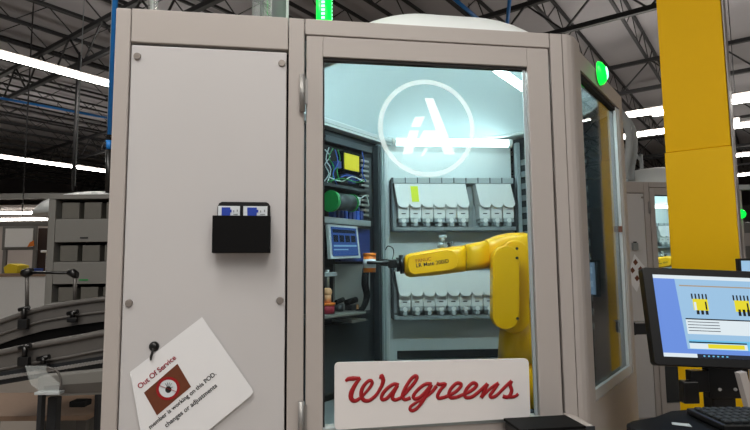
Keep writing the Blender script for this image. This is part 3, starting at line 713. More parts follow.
for k, (a, e, lab) in enumerate(((.012, .073, 'blue and white card in the black pocket, nearer its rounded notch side'), (.080, .148, 'blue and white card in the black pocket, nearer the door'))):
    lab = ('blue and white card in the black pocket, left one of the two', 'blue and white card in the black pocket, right one of the two')[k]
    c0, c9 = x0 + a, x0 + e - .002
    tt = Thing('badge_card', lab, 'card', F0, ((c0 + c9) / 2, -.02, zb3 + .001), 'cards in the wall pocket')
    w = c9 - c0; zc = 1.672
    tt.part('card', MB().box(c0, c9, -.026, -.024, zb3 + .002, zc, .0006), 'labelw')
    b = MB().box(c0 + w * .17, c0 + w * .56, -.0275, -.0262, zb3 + .02, zc - .004); b.box(c0 + w * .56, c0 + w * .62, -.0275, -.0262, zc - .018, zc - .01)
    tt.part('blue_block', b, 'blue', label='blue printed block')
    tt.part('print', MB().box(c0 + w * .7, c0 + w * .74, -.0272, -.0262, zc - .018, zc - .012).box(c0 + w * .86, c0 + w * .9, -.0272, -.0262, zc - .016, zc - .01).box(c0 + w * .7, c0 + w * .9, -.0272, -.0262, zc - .024, zc - .022), 'midgrey')
# paper notice hanging from a black hook
PV = -.006
N_ = lambda px, py, v=PV: V(F0.P(px, py, v))
nt_ = Thing('paper_notice', 'tilted laminated white notice with red heading hanging on the grey panel', 'notice', F0, tuple(N_(150, 478)))
sheet = MB().prism([N_(202, 317), N_(251.5, 388), N_(253, 392), N_(250.5, 396), N_(150, 478), N_(130, 372)], (0, .0012, 0))
nt_.part('sheet', sheet, 'paper')
tv = PV - .0004
p0, p1 = N_(140, 389, tv), N_(176.5, 358.5, tv); du = (p1 - p0); dzv = V((-du.z, 0, du.x))
nt_.part('heading', MB().text('Out Of Service', p0, du, dzv, du.length, (0, -1, 0), .0005, 0, .016), 'dred', label='red heading')
ph = MB().prism([N_(144, 392.6, tv), N_(177.5, 363.7, tv), N_(191, 386.7, tv), N_(157, 415.4, tv)], (0, -.0005, 0)); pic = nt_.part('picture', ph, 'brown', label='brown picture')
cc = N_(168, 388.5, tv - .0007); rr = 11 * 1.5 / F
b = MB().ring(cc, (1, 0, 0), (0, 0, 1), rr * .76, rr, (0, -.0005, 0), 32); b.bar(cc + V((-rr * .75, -.0003, rr * .3)), cc + V((rr * .75, -.0003, -rr * .3)), .004, .0005)
nt_.part('ring_ground', MB().cyl(cc + V((0, .0003, 0)), cc + V((0, -.0001, 0)), rr * .8, n=28), 'labelw', pic)
nt_.part('prohibition_ring', b, 'red', pic)
b = MB().sph(cc + V((.001, 0, -.003)), .0085, .0004, .009)
for k, a in enumerate((70, 90, 108, 126, 30)):
    d = V((math.cos(math.radians(a - 8)), 0, math.sin(math.radians(a - 8)))); b.bar(cc + V((.001, 0, -.001)), cc + V((.001, 0, -.001)) + d * (.017 if k < 4 else .013), .0035, .0008)
nt_.part('hand_symbol', b, 'ink', pic)
for (s_, a, e) in (('member is working on this POD.', (150.5, 429), (216.5, 374.5)), ('changes or adjustments', (166.5, 427.5), (217.5, 386.5))):
    p0, p1 = N_(*a, tv), N_(*e, tv); du = p1 - p0; dzv = V((-du.z, 0, du.x))
    nt_.part('text_line', MB().text(s_, p0, du, dzv, du.length, (0, -1, 0), .0005, 0, .014), 'ink')
b = MB()
e_ = [N_(130.5, 374, tv), N_(134, 392, tv), N_(138, 415, tv), N_(142, 436, tv)]
nt_.part('edge_fold', b.tube(e_, [.0008, .0016, .0012, .0016], n=6), 'paper')
hk = Thing('hook', 'round black suction hook on the grey panel holding up the tilted notice', 'hook', F0, tuple(N_(154, 347, -.004)))
h0 = N_(154, 346.5, .0)
hk.part('suction_cup', MB().cyl(h0 + V((0, .002, 0)), h0 + V((0, -.004, 0)), .0135, .012, n=24).sph(h0 + V((0, -.004, 0)), .0105, .005, .0105), 'blackg')
hk.part('hook_arm', MB().tube([h0 + V((0, -.008, -.004)), h0 + V((-.001, -.012, -.014)), h0 + V((-.004, -.013, -.026)), h0 + V((-.005, -.009, -.034))], [.003, .003, .0035, .002], n=8), 'blackg')
# lettered sign leaning on the door
sv = -.022
S_ = lambda px, py, v=sv: V(F0.P(px, py, v))
sg = Thing('sign_board', 'white board with red cursive lettering at the foot of the glass door', 'sign', F0, tuple(S_(436, 422)))
TL, TR, BR, BL = S_(334.5, 362.5), S_(528.5, 358.5), S_(530.5, 417.5), S_(334.5, 430)
def rounded(c4, r):
    out = []
    for i, p in enumerate(c4):
        a, b_ = c4[i - 1], c4[(i + 1) % 4]; d1, d2 = (a - p).normalized(), (b_ - p).normalized()
        for k in range(6):
            t = k / 5; out.append((p + d1 * r) * (1 - t) ** 2 + p * 2 * t * (1 - t) + (p + d2 * r) * t * t)
    return out
sg.part('board', MB().prism(rounded([TL, TR, BR, BL], .014), (0, .006, 0)), 'signw')
def zz(pts, ox): return [S_(ox + x / 7.5, 370 + y / 7.5, sv - .0012) for x, y in pts]
wr_ = MB(); w = .0052
strokes = [([(42, 84), (62, 68), (100, 64), (152, 60)], 340, [.7, 1.1, 1.25, .7]),
    ([(152, 60), (115, 110), (86, 170), (84, 212), (110, 232), (150, 212), (185, 178), (225, 130), (241, 96), (226, 78), (195, 98), (165, 145), (160, 195), (182, 228), (225, 226), (275, 182), (312, 120), (324, 78), (312, 42), (303, 66)], 340, [.8, 1.1, 1.35, 1.3, 1.1, .9, .8, .9, 1, .9, .95, 1.1, 1.15, 1.1, 1, .9, 1, 1.2, 1.1, .8]),
    ([(440, 114), (405, 106), (352, 140), (314, 190), (318, 222), (352, 212), (392, 168), (432, 116)], 340, 1),
    ([(432, 116), (402, 172), (394, 212), (418, 224), (455, 210)], 340, 1),
    ([(455, 210), (505, 158), (562, 90), (578, 54), (560, 46), (525, 78), (482, 150), (468, 198), (488, 222), (530, 208)], 340, 1),
    ([(688, 106), (642, 106), (588, 145), (552, 192), (562, 216), (602, 202), (652, 152), (686, 108)], 340, 1),
    ([(686, 108), (640, 200), (592, 272), (552, 303), (527, 298), (532, 274), (572, 244), (632, 212), (692, 162), (724, 118)], 340, [1.1, 1.1, 1, 1, .9, .9, .8, .8, .9, 1.1]),
    ([(50, 100), (72, 108), (116, 106), (82, 145), (58, 188), (68, 212), (112, 204)], 430, 1),
    ([(112, 204), (190, 165), (232, 122), (228, 102), (196, 102), (158, 140), (142, 180), (158, 208), (206, 203)], 430, 1),
    ([(206, 203), (302, 160), (347, 122), (343, 102), (316, 100), (276, 140), (260, 180), (272, 206), (318, 200), (372, 158), (432, 102)], 430, 1),
    ([(432, 102), (408, 158), (384, 208)], 430, 1.1), ([(384, 208), (440, 150), (498, 106), (514, 98)], 430, .9), ([(514, 98), (482, 148), (452, 188), (462, 206), (502, 188), (568, 122), (612, 80)], 430, .95),
    ([(612, 80), (601, 112), (612, 152), (600, 190), (576, 204), (546, 196)], 430, 1.1), ([(546, 200), (600, 204), (640, 196), (662, 178)], 430, .9)]
for pts, ox, k in strokes:
    ks = k if isinstance(k, list) else [k] * len(pts)
    wr_.tube(zz(pts, ox), [w * x for x in ks], n=8, smooth=5, flat=(0, 1, 0))
sg.part('cursive_lettering', wr_, 'red', label='red cursive lettering')
# black ledge and bracket under the door's corner
q0, q1 = V(F0.P(504.5, 419, -.03)), V(F0.P(567, 418.5, -.03))
lg = Thing('ledge_tray', 'black ledge box below the lettered sign, at the foot of the door', 'tray', F0, (q0.x + .1, -.06, q0.z - .12))
lg.part('body', MB().box(q0.x, q1.x, -.14, -.03, q0.z - .12, q0.z - .006, .004), 'blackg'); lg.part('lid', MB().box(q0.x - .002, q1.x - .004, -.142, -.028, q0.z - .005, q0.z + .002, .001), 'black')
p0 = V(F0.P(565, 417, -.03))
br = Thing('support_bracket', 'beige metal bracket beside the black ledge at the cabinet corner', 'bracket', F0, (p0.x + .025, -.04, p0.z - .10))
bb_ = MB().prism([V((p0.x + .006, -.004, p0.z + .006)), V((p0.x + .05, -.004, p0.z - .006)), V((p0.x + .054, -.10, p0.z - .012)), V((p0.x + .008, -.10, p0.z))], (0, 0, -.022), bev=.002)
br.part('arm', bb_, 'frame'); br.part('end_cap', MB().box(p0.x + .008, p0.x + .05, -.104, -.1, p0.z - .026, p0.z - .008).box(p0.x + .02, p0.x + .045, -.07, -.03, p0.z - .05, p0.z - .03), 'dark')
# green lights on the cell
xs, ys = F0.P(324, 15, .20)[0], .20
st = Thing('stack_light', 'glowing green stack light standing on top of the big cabinet', 'signal light', F0, (xs, ys, ZT + .002 - .012))
zs = ZT - .008
st.part('base', MB().cyl((xs, ys, zs), (xs, ys, zs + .02), .034, n=24), 'frame')
st.part('lens', MB().cyl((xs, ys, zs + .02), (xs, ys, zs + .22), .0265, n=28), 'green')
lb_ = {a: MB() for a in (-100, 20, 140)}
for k in range(14):
    for a in (-100, 20, 140):
        d = V((math.cos(math.radians(a)), math.sin(math.radians(a)), 0)); lb_[a].bar(V((xs, ys, zs + .03 + k * .0135)) + d * .025, V((xs, ys, zs + .03 + k * .0135)) + d * .0285, .011, .007)
[st.part('led_strip', x_, 'greenled') for x_ in lb_.values()]; st.part('cap', MB().cyl((xs, ys, zs + .22), (xs, ys, zs + .235), .031, n=24), 'frame')
bt_ = F1.P(599, 73.5, -.004)
bc = Thing('beacon', 'green glowing wedge beacon on the angled side of the big cabinet', 'signal light', F1, (bt_[0], 0, bt_[2]))
bp = V(bt_); b = MB()
pr = [(0, .042), (-.030, .034), (-.038, .012), (-.030, -.016), (-.014, -.036), (0, -.046), (.014, -.036), (.030, -.016), (.038, .012), (.030, .034)]
b.loft([(bp + V((0, -.001, 0)), V((.042, 0, 0)), V((0, 0, .046)), 2.2), (bp + V((0, -.014, -.002)), V((.036, 0, 0)), V((0, 0, .042)), 2.2), (bp + V((0, -.025, -.006)), V((.020, 0, 0)), V((0, 0, .028)), 2), (bp + V((0, -.029, -.008)), V((.006, 0, 0)), V((0, 0, .01)), 2)], n=20)
bc.part('lens', b, 'green'); bc.part('led_core', MB().sph(bp + V((.006, -.024, -.002)), .018, .008, .026), 'greenled')
bc.part('backing', MB().cyl(bp + V((0, 0, 0)), bp + V((0, -.0009, 0)), .046, n=24), 'frame')
# clear tubes and post behind the cabinet top
def vtube(px, v, r, m_, name, lab, cat, zt=3.3, z0=None):
    u = F0.P(px, 8, v)[0]; z0 = ZT + .003 if z0 is None else z0
    t = Thing(name, lab, cat, F0, (u, v, z0)); t.part('pipe', MB().cyl((u, v, z0), (u, v, zt), r, n=18), m_); return t, u
t, u = vtube(153, .30, .016, 'acryl', 'clear_tube', 'clear pale green tube rising behind the cabinet top, beside the blue hose', 'tube')
t.part('core', MB().cyl((u - .004, .30, ZT + .003), (u - .004, .30, 3.29), .005, n=8), 'cwhite')
t, u = vtube(279, .42, .030, 'midgrey', 'grey_post', 'blue grey post behind the cabinet top next to the stack light', 'post')
t.part('edge_strip', MB().box(u + .026, u + .036, .40, .44, ZT, 3.29), 'cwhite')
t, u = vtube(262, .30, .034, 'acryl', 'clear_tube', 'wide clear tube with ring collar beside the blue grey post', 'tube')
t.part('collar', MB().ring((u, .30, ZT + .035), (1, 0, 0), (0, 1, 0), .035, .040, (0, 0, .006), 32), 'cgreen'); t.part('rod', MB().cyl((u, .30, ZT), (u, .30, 3.29), .007, n=8), 'dark2')

# ================================================================== second cell, robot and lamps farther down the row
SH = V((2.66, 3.26, 0))
pod2 = dup(pod.o, SH, 'beige cabinet with white dome farther back, between the big cabinet and the yellow column')
rob2 = dup(rob.o, SH, 'yellow robot arm inside the farther cabinet, seen beside the yellow column')
dup(lampA.o, SH, 'tube lamp glowing across the back wall of the farther cabinet'); dup(lampB.o, SH, 'tube lamp along the angled side inside the farther cabinet'); dup(fill_lamp.o, SH, 'added tube lamp out of sight behind the door header of the farther cabinet')
dup(rackU.o, SH, 'grey dispenser rail inside the farther cabinet')
for k in (5, 6, 7, 8): dup(disp[k].o if hasattr(disp[k], 'o') else disp[k], SH, 'white dispenser on the rail inside the farther cabinet', 'white dispensers in the farther cabinet')
F0b = Fr(F0.x + SH.x, F0.y + SH.y, 8.75)
Q_ = lambda px, py, v=-.006: V(F0b.P(px, py, v))
pn = Thing('paper_notice', 'small white sheet with photos on the farther cabinet beside the monitor', 'notice', F0b, tuple(Q_(640, 290)))
pn.part('sheet', MB().prism([Q_(634.5, 254), Q_(645, 267), Q_(637, 292), Q_(627, 278)], (0, .002, 0)), 'paper')
for (x, y) in ((635, 262), (640, 269), (632, 270), (636.5, 278)):
    pn.part('photo', MB().prism([Q_(x - 2, y, -.0068), Q_(x + .6, y - 3, -.0068), Q_(x + 3, y + .5, -.0068), Q_(x + .4, y + 3.5, -.0068)], (0, -.0006, 0)), 'brown')
pk = Thing('card_pocket', 'small grey pocket on the farther cabinet above its photo sheet', 'card holder', F0b, tuple(Q_(634.5, 250, -.01)))
a_, b_2 = Q_(631.5, 243), Q_(637, 250)
pk.part('pouch', MB().box(a_.x, b_2.x, -.03, -.004, b_2.z, a_.z, .002), 'midgrey'); pk.part('card', MB().box(a_.x + .01, b_2.x - .008, -.02, -.016, b_2.z + .03, a_.z + .012), 'blackg')
# white dome of another cell left
Fd = Fr((104 - 375) / F * 7.0 - .35, 6.4, 8.75)
dm = Thing('robot_cell', 'far cabinet with white dome peeking over the grey storage rack', 'robot cabinet', Fd, (.35, .7, 0))
dm.part('body', MB().box(.1, 1.2, 0, 1.4, 0, 2.2, .02), 'frame')
secs = [(V((.35, .7, 2.2 + .33 * math.sin(a))), V((.82 * math.cos(a), 0, 0)), V((0, .66 * math.cos(a), 0)), 2) for a in [i * math.pi / 2 / 10 for i in range(10)]] + [(V((.35, .7, 2.53)), V((.04, 0, 0)), V((0, .03, 0)), 2)]
dm.part('dome', MB().loft(secs, 32), 'dome', label='white domed roof cap')

# ================================================================== yellow column
YC = 2.6
K_ = lambda px, py, y=YC: V(FW.P(px, py, y))
c0_ = K_(658, 30, 3.3)
FC = Fr(c0_.x, c0_.y, -36.25)
wc_ = FC.P(722.5, 30, 0)[0]
zj = FC.P(690, 150, 0)[2]
cm = Thing('steel_column', 'wide yellow painted steel column rising behind the monitor', 'column', FC, (wc_ / 2, .15, 0), kind='thing')
cm.part('post', MB().box(0, wc_, 0, .30, zj, 7.0, .004), 'ryellow')
cm.part('column_guard', MB().box(-.006, wc_ + .004, -.006, .305, .02, zj - .002, .006), 'ryellow2', label='smooth yellow guard round the lower column')
cm.part('lit_side', MB().box(wc_ + .0045, wc_ + .012, -.004, .30, .02, 7.0, .002), 'frame', label='pale strip standing for the lit side face')  # light on the column's right side, put into a paler colour
cm.part('base_plate', MB().box(-.06, wc_ + .06, -.06, .36, 0, .019, .003), 'ryellow2')

# ================================================================== operator station at the right
YM = 1.6
G_ = lambda px, py, y=YM: V(FW.P(px, py, y))
# monitor plane: tilted back about its lower edge
mo = Thing('monitor', 'large black framed monitor with blue screen, nearest one in front of the yellow column', 'monitor', FW, tuple(G_(715, 392)))
cBL, cBR = G_(655.3, 365.3), G_(760, 369.4)
ux = (cBR - cBL).normalized(); W_ = .50
tilt = math.radians(11)
uz = V((0, math.sin(tilt), math.cos(tilt))); uz = (uz - ux * uz.dot(ux)).normalized(); un = ux.cross(uz)   # un points away from viewer
if un.y < 0: un = -un
Hm = 98.5 / F * YM * .99
uz = (uz + ux * -.03).normalized()
mp_ = lambda s, t, d=0.0: cBL + ux * s + uz * t + un * d
def quad(s0, s1, t0, t1, d): return [mp_(s0, t0, d), mp_(s1, t0, d), mp_(s1, t1, d), mp_(s0, t1, d)]
mo.part('housing', MB().prism(rounded(quad(0, W_, 0, Hm, .0), .012), un * .03, bev=.003), 'blackg')
bl_, bb2, bt2 = .028, .026, .022
sw_, sh_ = W_ - 2 * bl_, Hm - bb2 - bt2
def sc(s0, s1, t0, t1, d, off=.0):  # fractions of the screen from top-left
    return [mp_(bl_ + s0 * sw_, bb2 + (1 - t1) * sh_, -d), mp_(bl_ + s1 * sw_, bb2 + (1 - t1) * sh_, -d), mp_(bl_ + (s1 - off) * sw_, bb2 + (1 - t0) * sh_, -d), mp_(bl_ + (s0 - off) * sw_, bb2 + (1 - t0) * sh_, -d)]
b = MB(); e = -un * .0004
def pane(s0, s1, t0, t1, layer, mi, off=0.): b.prism(sc(s0, s1, t0, t1, .0003 + .0005 * layer, off), e, mi)
pane(0, 1, 0, 1, 1, 0); pane(0, 1, 0, .045, 2, 2); pane(.165, 1, .045, .9, 2, 1, .02); pane(.17, .75, .12, .135, 3, 7)
pane(.18, 1, .545, .72, 3, 2); pane(.18, 1, .53, .545, 3, 6)
for k in range(4): pane(.19, .40, .57 + .035 * k, .578 + .035 * k, 4, 5)
pane(.18, 1, .79, .90, 3, 3); pane(.18, .56, .81, .825, 4, 6); pane(.18, .56, .83, .895, 4, 2); pane(.30, .54, .835, .885, 5, 4)
pane(0, 1, .955, 1, 2, 5); pane(.0, .22, .955, 1, 3, 2)
for k in range(6): pane(.26 + .03 * k, .272 + .03 * k, .97, .985, 3, 3)
for cx in (.295, .575):
    b.prism(sc(cx - .05, cx + .05, .29, .43, .0028), e, 4)
    for k in range(5): pane(cx - .055 + .024 * k, cx - .045 + .024 * k, .225, .29, 4, 6)
    for k in range(3): pane(cx - .035 + .03 * k, cx - .017 + .03 * k, .43 if cx < .4 else .40, .48, 6, 6)
    pane(cx - .045, cx - .03, .33, .43, 6, 2 if cx < .4 else 4); pane(cx + .03, cx + .04, .32, .42, 6, 6)
mo.part('display', b, ['scr_bg', 'scr_lt', 'scr_wh', 'scr_cy', 'scr_ye', 'scr_dk', 'scr_bk', 'scr_or'])
b = MB().ring(mp_(.355, .011, -.0016), ux, uz, .003, .0042, un * .001, 20); b.bar(mp_(.353, .008, -.001), mp_(.3545, .0145, -.001), .0007, .0007); b.bar(mp_(.3555, .008, -.001), mp_(.357, .0145, -.001), .0007, .0007)
mo.part('maker_badge', b, 'ltgrey')
pc = mp_(.235, Hm * .36, .031)
mo.part('mount_plate', MB().box(pc.x - .055, pc.x + .075, pc.y + .012, pc.y + .03, pc.z - .17, pc.z + .02, .003), 'blackg')
st_ = mo.part('stand', MB().box(G_(716, 380).x, G_(752, 380).x, YM + .035, YM + .06, G_(720, 402).z, G_(720, 366).z, .004).box(G_(687, 380).x, G_(703, 380).x, YM + .02, YM + .05, G_(690, 406).z, G_(690, 383).z, .004).box(G_(697, 380).x, G_(716, 380).x, YM + .03, YM + .06, G_(690, 395).z, G_(690, 373).z, .003), 'blackg')
mo.part('pillar', MB().box(G_(722, 380).x, G_(746, 380).x, YM + .05, YM + .10, .021, G_(720, 390).z, .004).box(G_(690, 380).x, G_(770, 380).x, YM - .06, YM + .22, 0, .02, .004), 'blackg')
for x in (720, 735.5): mo.part('screw', MB().cyl(G_(x, 389.5, YM + .0345), G_(x, 389.5, YM + .03), .005, n=12), 'steel', st_)
# tray
YT = 1.45
zt_ = G_(660, 411, YT).z
tr = Thing('work_surface', 'black rounded work tray under the monitor with keyboard on it', 'tray', FW, (G_(690, 420, YT).x, YT, 0))
xl_ = G_(623, 417, 1.35).x
out = [(xl_, 1.16), (xl_ - .004, 1.30), (xl_ + .004, 1.345), (xl_ + .03, 1.37), (xl_ + .10, 1.40), (xl_ + .17, 1.455), (xl_ + .24, 1.47), (xl_ + .75, 1.47), (xl_ + .75, 1.16)]
tr.part('top', MB().prism([V((x, y, zt_ - .045)) for x, y in out], (0, 0, .045), bev=.006), 'black')
tr.part('pedestal', MB().box(xl_ + .28, xl_ + .40, 1.25, 1.37, .031, zt_ - .046, .004), 'blackg'); tr.part('foot', MB().box(xl_ + .06, xl_ + .62, 1.16, 1.46, 0, .03, .006), 'blackg')
# keyboard
kb0 = V((xl_ + .19, 1.265, zt_ + .002))
kbt = Thing('keyboard', 'black keyboard lying on the tray below the monitor', 'keyboard', FW, tuple(kb0 + V((.2, .07, 0))))
kbt.part('case', MB().prism([kb0, kb0 + V((.42, 0, 0)), kb0 + V((.42, .15, .0)), kb0 + V((.0, .15, .0))], (0, 0, .014), bev=.003), 'blackg')
b = MB()
for r in range(5):
    for k in range(20): b.box(kb0.x + .012 + k * .02, kb0.x + .028 + k * .02, kb0.y + .012 + r * .026, kb0.y + .033 + r * .026, kb0.z + .0135, kb0.z + .020, .002, seg=1)
kbt.part('keys', b, 'dark2')
p0 = G_(683, 419, 1.38); w0 = V((xl_ + .105, 1.325, zt_ + .001))
single('paper_slip', 'small pale paper slip lying on the black tray beside the keyboard', 'paper', FW, tuple(w0), MB().prism([w0, w0 + V((.035, -.02, 0)), w0 + V((.042, .004, 0)), w0 + V((.008, .018, 0))], (0, 0, .0008)), 'ltgrey')
# clamp bracket
p0 = G_(632, 324, 2.0); p1 = G_(645, 336, 2.0)
zc0, zc1 = G_(638, 335.5, 2.33).z, G_(638, 322.5, 2.33).z
mb_ = Thing('mounting_bracket', 'short black bracket at the rear edge of the big cabinet beside the monitor', 'bracket', F0, (1.46, .62, zc0))
mb_.part('plate', MB().box(1.402, 1.412, .585, .66, zc0, zc1, .002), 'blackg'); mb_.part('bar', MB().box(1.4125, 1.50, .60, .64, zc0, zc1 - .008, .003), 'blackg'); mb_.part('top_strip', MB().box(1.4125, 1.50, .598, .642, zc1 - .007, zc1, .001), 'steel')
# slanted strut, second monitor, green post behind
s0, s1 = G_(740.5, 372, 1.545), G_(750, 408, 1.545)
single('brace_strut', 'pale slanted strut under the monitor beside its black stand', 'strut', FW, (s1.x, s1.y, 0), MB().bar(s0, s1 + (s1 - s0) * ((s1.z - .02) / (s0.z - s1.z)), .022, .02), 'frame')
m2 = Thing('monitor', 'second monitor with pale screen just showing beyond the yellow column', 'monitor', FW, tuple(G_(752, 300, 2.9)))
a_, b_3 = G_(738.5, 258.5, 2.9), G_(800, 300, 2.9)
m2.part('housing', MB().box(a_.x, b_3.x, 2.9, 2.93, b_3.z, a_.z, .004), 'blackg'); m2.part('display', MB().box(a_.x + .012, b_3.x - .012, 2.897, 2.8995, b_3.z + .014, a_.z - .012), 'scr_lt')
m2.part('stand', MB().box((a_.x + b_3.x) / 2 - .03, (a_.x + b_3.x) / 2 + .03, 2.931, 2.96, 0, a_.z - .05), 'blackg')
gp = Thing('signal_post', 'pale machine post with small green lamp beyond the yellow column', 'post', FW, (G_(741, 220, 4.3).x, 4.3, 0))
gp.part('post', MB().box(G_(734, 220, 4.3).x, G_(744, 220, 4.3).x, 4.3, 4.36, 0, G_(740, 190, 4.3).z, .01), 'frame')
gp.part('lamp', MB().sph(G_(741, 214, 4.27), .036), 'green', label='green lamp')
gp.part('cross_rail', MB().box(G_(730, 187, 4.3).x, G_(790, 187, 4.3).x, 4.31, 4.35, G_(740, 189.8, 4.3).z + .002, G_(740, 184.5, 4.3).z, .004), 'ltgrey')
mc = Thing('machine_cabinet', 'pale machine block below the cross rail beyond the yellow column', 'machine', FW, (G_(755, 260, 6.6).x, 6.6, 0))
mc.part('body', MB().box(G_(738, 240, 6.6).x, G_(800, 240, 6.6).x, 6.6, 7.3, 0, G_(750, 222, 6.6).z, .02), 'rack'); mc.part('vent', MB().box(G_(744, 240, 6.6).x, G_(752, 240, 6.6).x, 6.59, 6.5995, G_(750, 246, 6.6).z, G_(750, 233, 6.6).z), 'frame')
# silver hoses right behind the big cabinet
for k, pts in enumerate(([(625, 170), (629, 150), (628, 130), (622, 116), (618, 108)], [(631, 170), (634, 150), (633, 132), (627, 120), (620, 112)], [(642, 172), (640, 160), (632, 152), (625, 150), (618, 150)])):
    pp = [G_(x, y, 5.0 + .12 * k if k < 2 else 7.3) for x, y in pts]; lo = pp[0].copy(); lo.z = 2.3 if k < 2 else .01
    single('flexible_hose', ('pale bent hose right behind the cabinet corner, outermost loop', 'pale bent hose nearer the yellow column', 'short pale hose bending low above the farther cabinet')[k], 'hose', FW, tuple(pp[0]), MB().tube([lo] + pp, .032 if k < 2 else .022, n=10), 'ltgrey')

# ================================================================== left side: rack, conveyors, bench
YK = 4.2
L_ = lambda px, py, y=YK: V(FW.P(px, py, y))
rx0, rx1 = L_(47, 240).x, L_(128, 240).x
rz = L_(80, 194.5).z
rkk = Thing('storage_rack', 'grey storage rack with open bins left of the big cabinet', 'rack', FW, ((rx0 + rx1) / 2, YK + .25, 0))
pw = .055
for x in (rx0, rx1 - pw): rkk.part('upright', MB().box(x, x + pw, YK, YK + .5, 0, rz - .036, .004), 'rack')
rkk.part('top_panel', MB().box(rx0, rx1, YK - .002, YK + .5, rz - .035, rz, .004), 'rack')
rkk.part('back_panel', MB().box(rx0 + pw, rx1 - pw, YK + .47, YK + .49, .02, rz - .036), 'dark')
ysp = [(219.5, 242), (262.5, 284)]
for y0, y1 in ysp: rkk.part('drawer_front', MB().box(rx0 + pw + .001, rx1 - pw - .001, YK + .004, YK + .03, L_(80, y1).z, L_(80, y0).z, .003), 'rack')
rkk.part('lower_panel', MB().box(rx0 + pw + .001, rx1 - pw - .001, YK + .004, YK + .03, .05, L_(80, 303).z, .003), 'rack')
for y0, y1, nb in ((199.5, 219, 3), (242.6, 262, 3), (284.6, 302.5, 3)):
    za, zb4 = L_(80, y0).z, L_(80, y1).z
    for k in range(nb):
        w = (rx1 - rx0 - 2 * pw) / nb; x = rx0 + pw + k * w
        b = MB().box(x + .034, x + w - .004, YK + .03, YK + .4, zb4 + .004, za - .02, .004)
        rkk.part('bin', b, 'rackbin')
    b = MB().box(rx0 + pw + .001, rx1 - pw - .001, YK + .01, YK + .46, zb4 - .006, zb4 + .002); rkk.part('shelf', b, 'rack')
rkk.part('label_strip', MB().box(L_(80, 237).x, L_(88, 237).x, YK - .001, YK + .0035, L_(80, 238.5).z, L_(80, 237.2).z), 'dark2'); rkk.part('label_strip', MB().box(L_(79, 279).x, L_(88, 279).x, YK - .001, YK + .0035, L_(80, 280.6).z, L_(80, 279.2).z), 'cgreen', label='green label strip')
# conveyors: two decks sweeping up to the right
def conveyor(name, lab, pts_px, Y, hw, thick, wheels=False, leg_px=()):
    top = [L_(x, y, Y) for x, y in pts_px]
    t = Thing(name, lab, 'conveyor', FW, (top[len(top) // 2].x, Y + hw, 0))
    for nm, dy in (('side_rail', 0.0), ('side_rail', 2 * hw)):
        b = MB()
        for a, c_ in zip(top, top[1:]):
            b.prism([a + V((0, dy, 0)), c_ + V((0, dy, 0)), c_ + V((0, dy, -thick)), a + V((0, dy, -thick))], (0, .03, 0))
        b.tube([p + V((0, dy + .0, .006)) for p in top], .016, n=8, smooth=2)
        b.tube([p + V((0, dy - .004, -thick * .55)) for p in top], .008, n=6, smooth=2)
        t.part(nm, b, 'conv')
    b = MB()
    for a, c_ in zip(top, top[1:]):
        b.prism([a + V((0, .031, -.03)), c_ + V((0, .031, -.03)), c_ + V((0, .031, -.06)), a + V((0, .031, -.06))], (0, 2 * hw - .032, 0))
    t.part('belt', b, 'belt')
    for x in leg_px:
        p = L_(x, 300, Y); zz_ = min(top[0].z, top[-1].z) - thick
        t.part('leg', MB().box(p.x - .025, p.x + .025, Y + .031, Y + .07, 0, zz_ - .03, .003), 'dark2')
    return t, top
cu_, topU = conveyor('conveyor', 'upper grey conveyor curving up behind the black clamps, below the storage rack', [(-30, 331), (0, 323), (20, 316), (45, 309), (75, 304), (100, 300.5), (128, 299)], 3.1, .16, .12, leg_px=(-10, 100))
cu_.part('gap_sheet', MB().prism([L_(-30, 346, 3.12), L_(45, 322, 3.12), L_(128, 310, 3.12), L_(128, 345, 3.12), L_(-30, 385, 3.12)], (0, .006, 0)), 'black')  # black sheet filling the dark gap below the upper conveyor
cl_, topL = conveyor('conveyor', 'lower grey conveyor with a row of small wheels, nearest the floor', [(-30, 361), (0, 354), (30, 348), (70, 341), (100, 335), (128, 331)], 2.75, .07, .14, leg_px=(-14, 104))
b = MB()
for k in range(34):
    x = -6 + k * 3.4; y = 383 - (x + 6) * .165 ; p = L_(x, y - 4, 2.74); b.cyl(p, p + V((0, -.02, 0)), .009, n=8)
wc = cl_.part('wheel_row', b, 'steel')
cl_.part('wheel_rail', MB().prism([L_(-30, 377, 2.742), L_(128, 352, 2.742), L_(128, 363, 2.742), L_(-30, 390, 2.742)], (0, .004, 0)), 'dark2')
# black clamps
def clamp(px, y0, y1, Y, lab):
    a, c_ = L_(px, y0, Y), L_(px, y1, Y)
    t = Thing('clamp', lab, 'clamp', FW, tuple(c_))
    h = a.z - c_.z
    t.part('jaw', MB().box(c_.x - .028, c_.x + .028, Y - .03, Y - .001, c_.z, c_.z + h * .5, .006), 'blackg')
    t.part('neck', MB().cyl((c_.x, Y - .015, c_.z + h * .5), (c_.x, Y - .015, a.z), .013, n=12), 'blackg')
    t.part('knob', MB().cyl((c_.x - .03, Y - .015, a.z - .008), (c_.x + .028, Y - .015, a.z + .004), .012, n=12), 'blackg')
    return t
clamp(25, 308, 329, 3.086, 'black clamp on the upper conveyor near the bench')
clamp(26, 346, 366, 2.73, 'black clamp on the lower conveyor near the floor')
clamp(74, 312, 322, 3.086, 'small black clamp on the upper conveyor under the rack')
clamp(45, 357, 369, 2.73, 'small black clamp on the lower conveyor nearer the big cabinet')
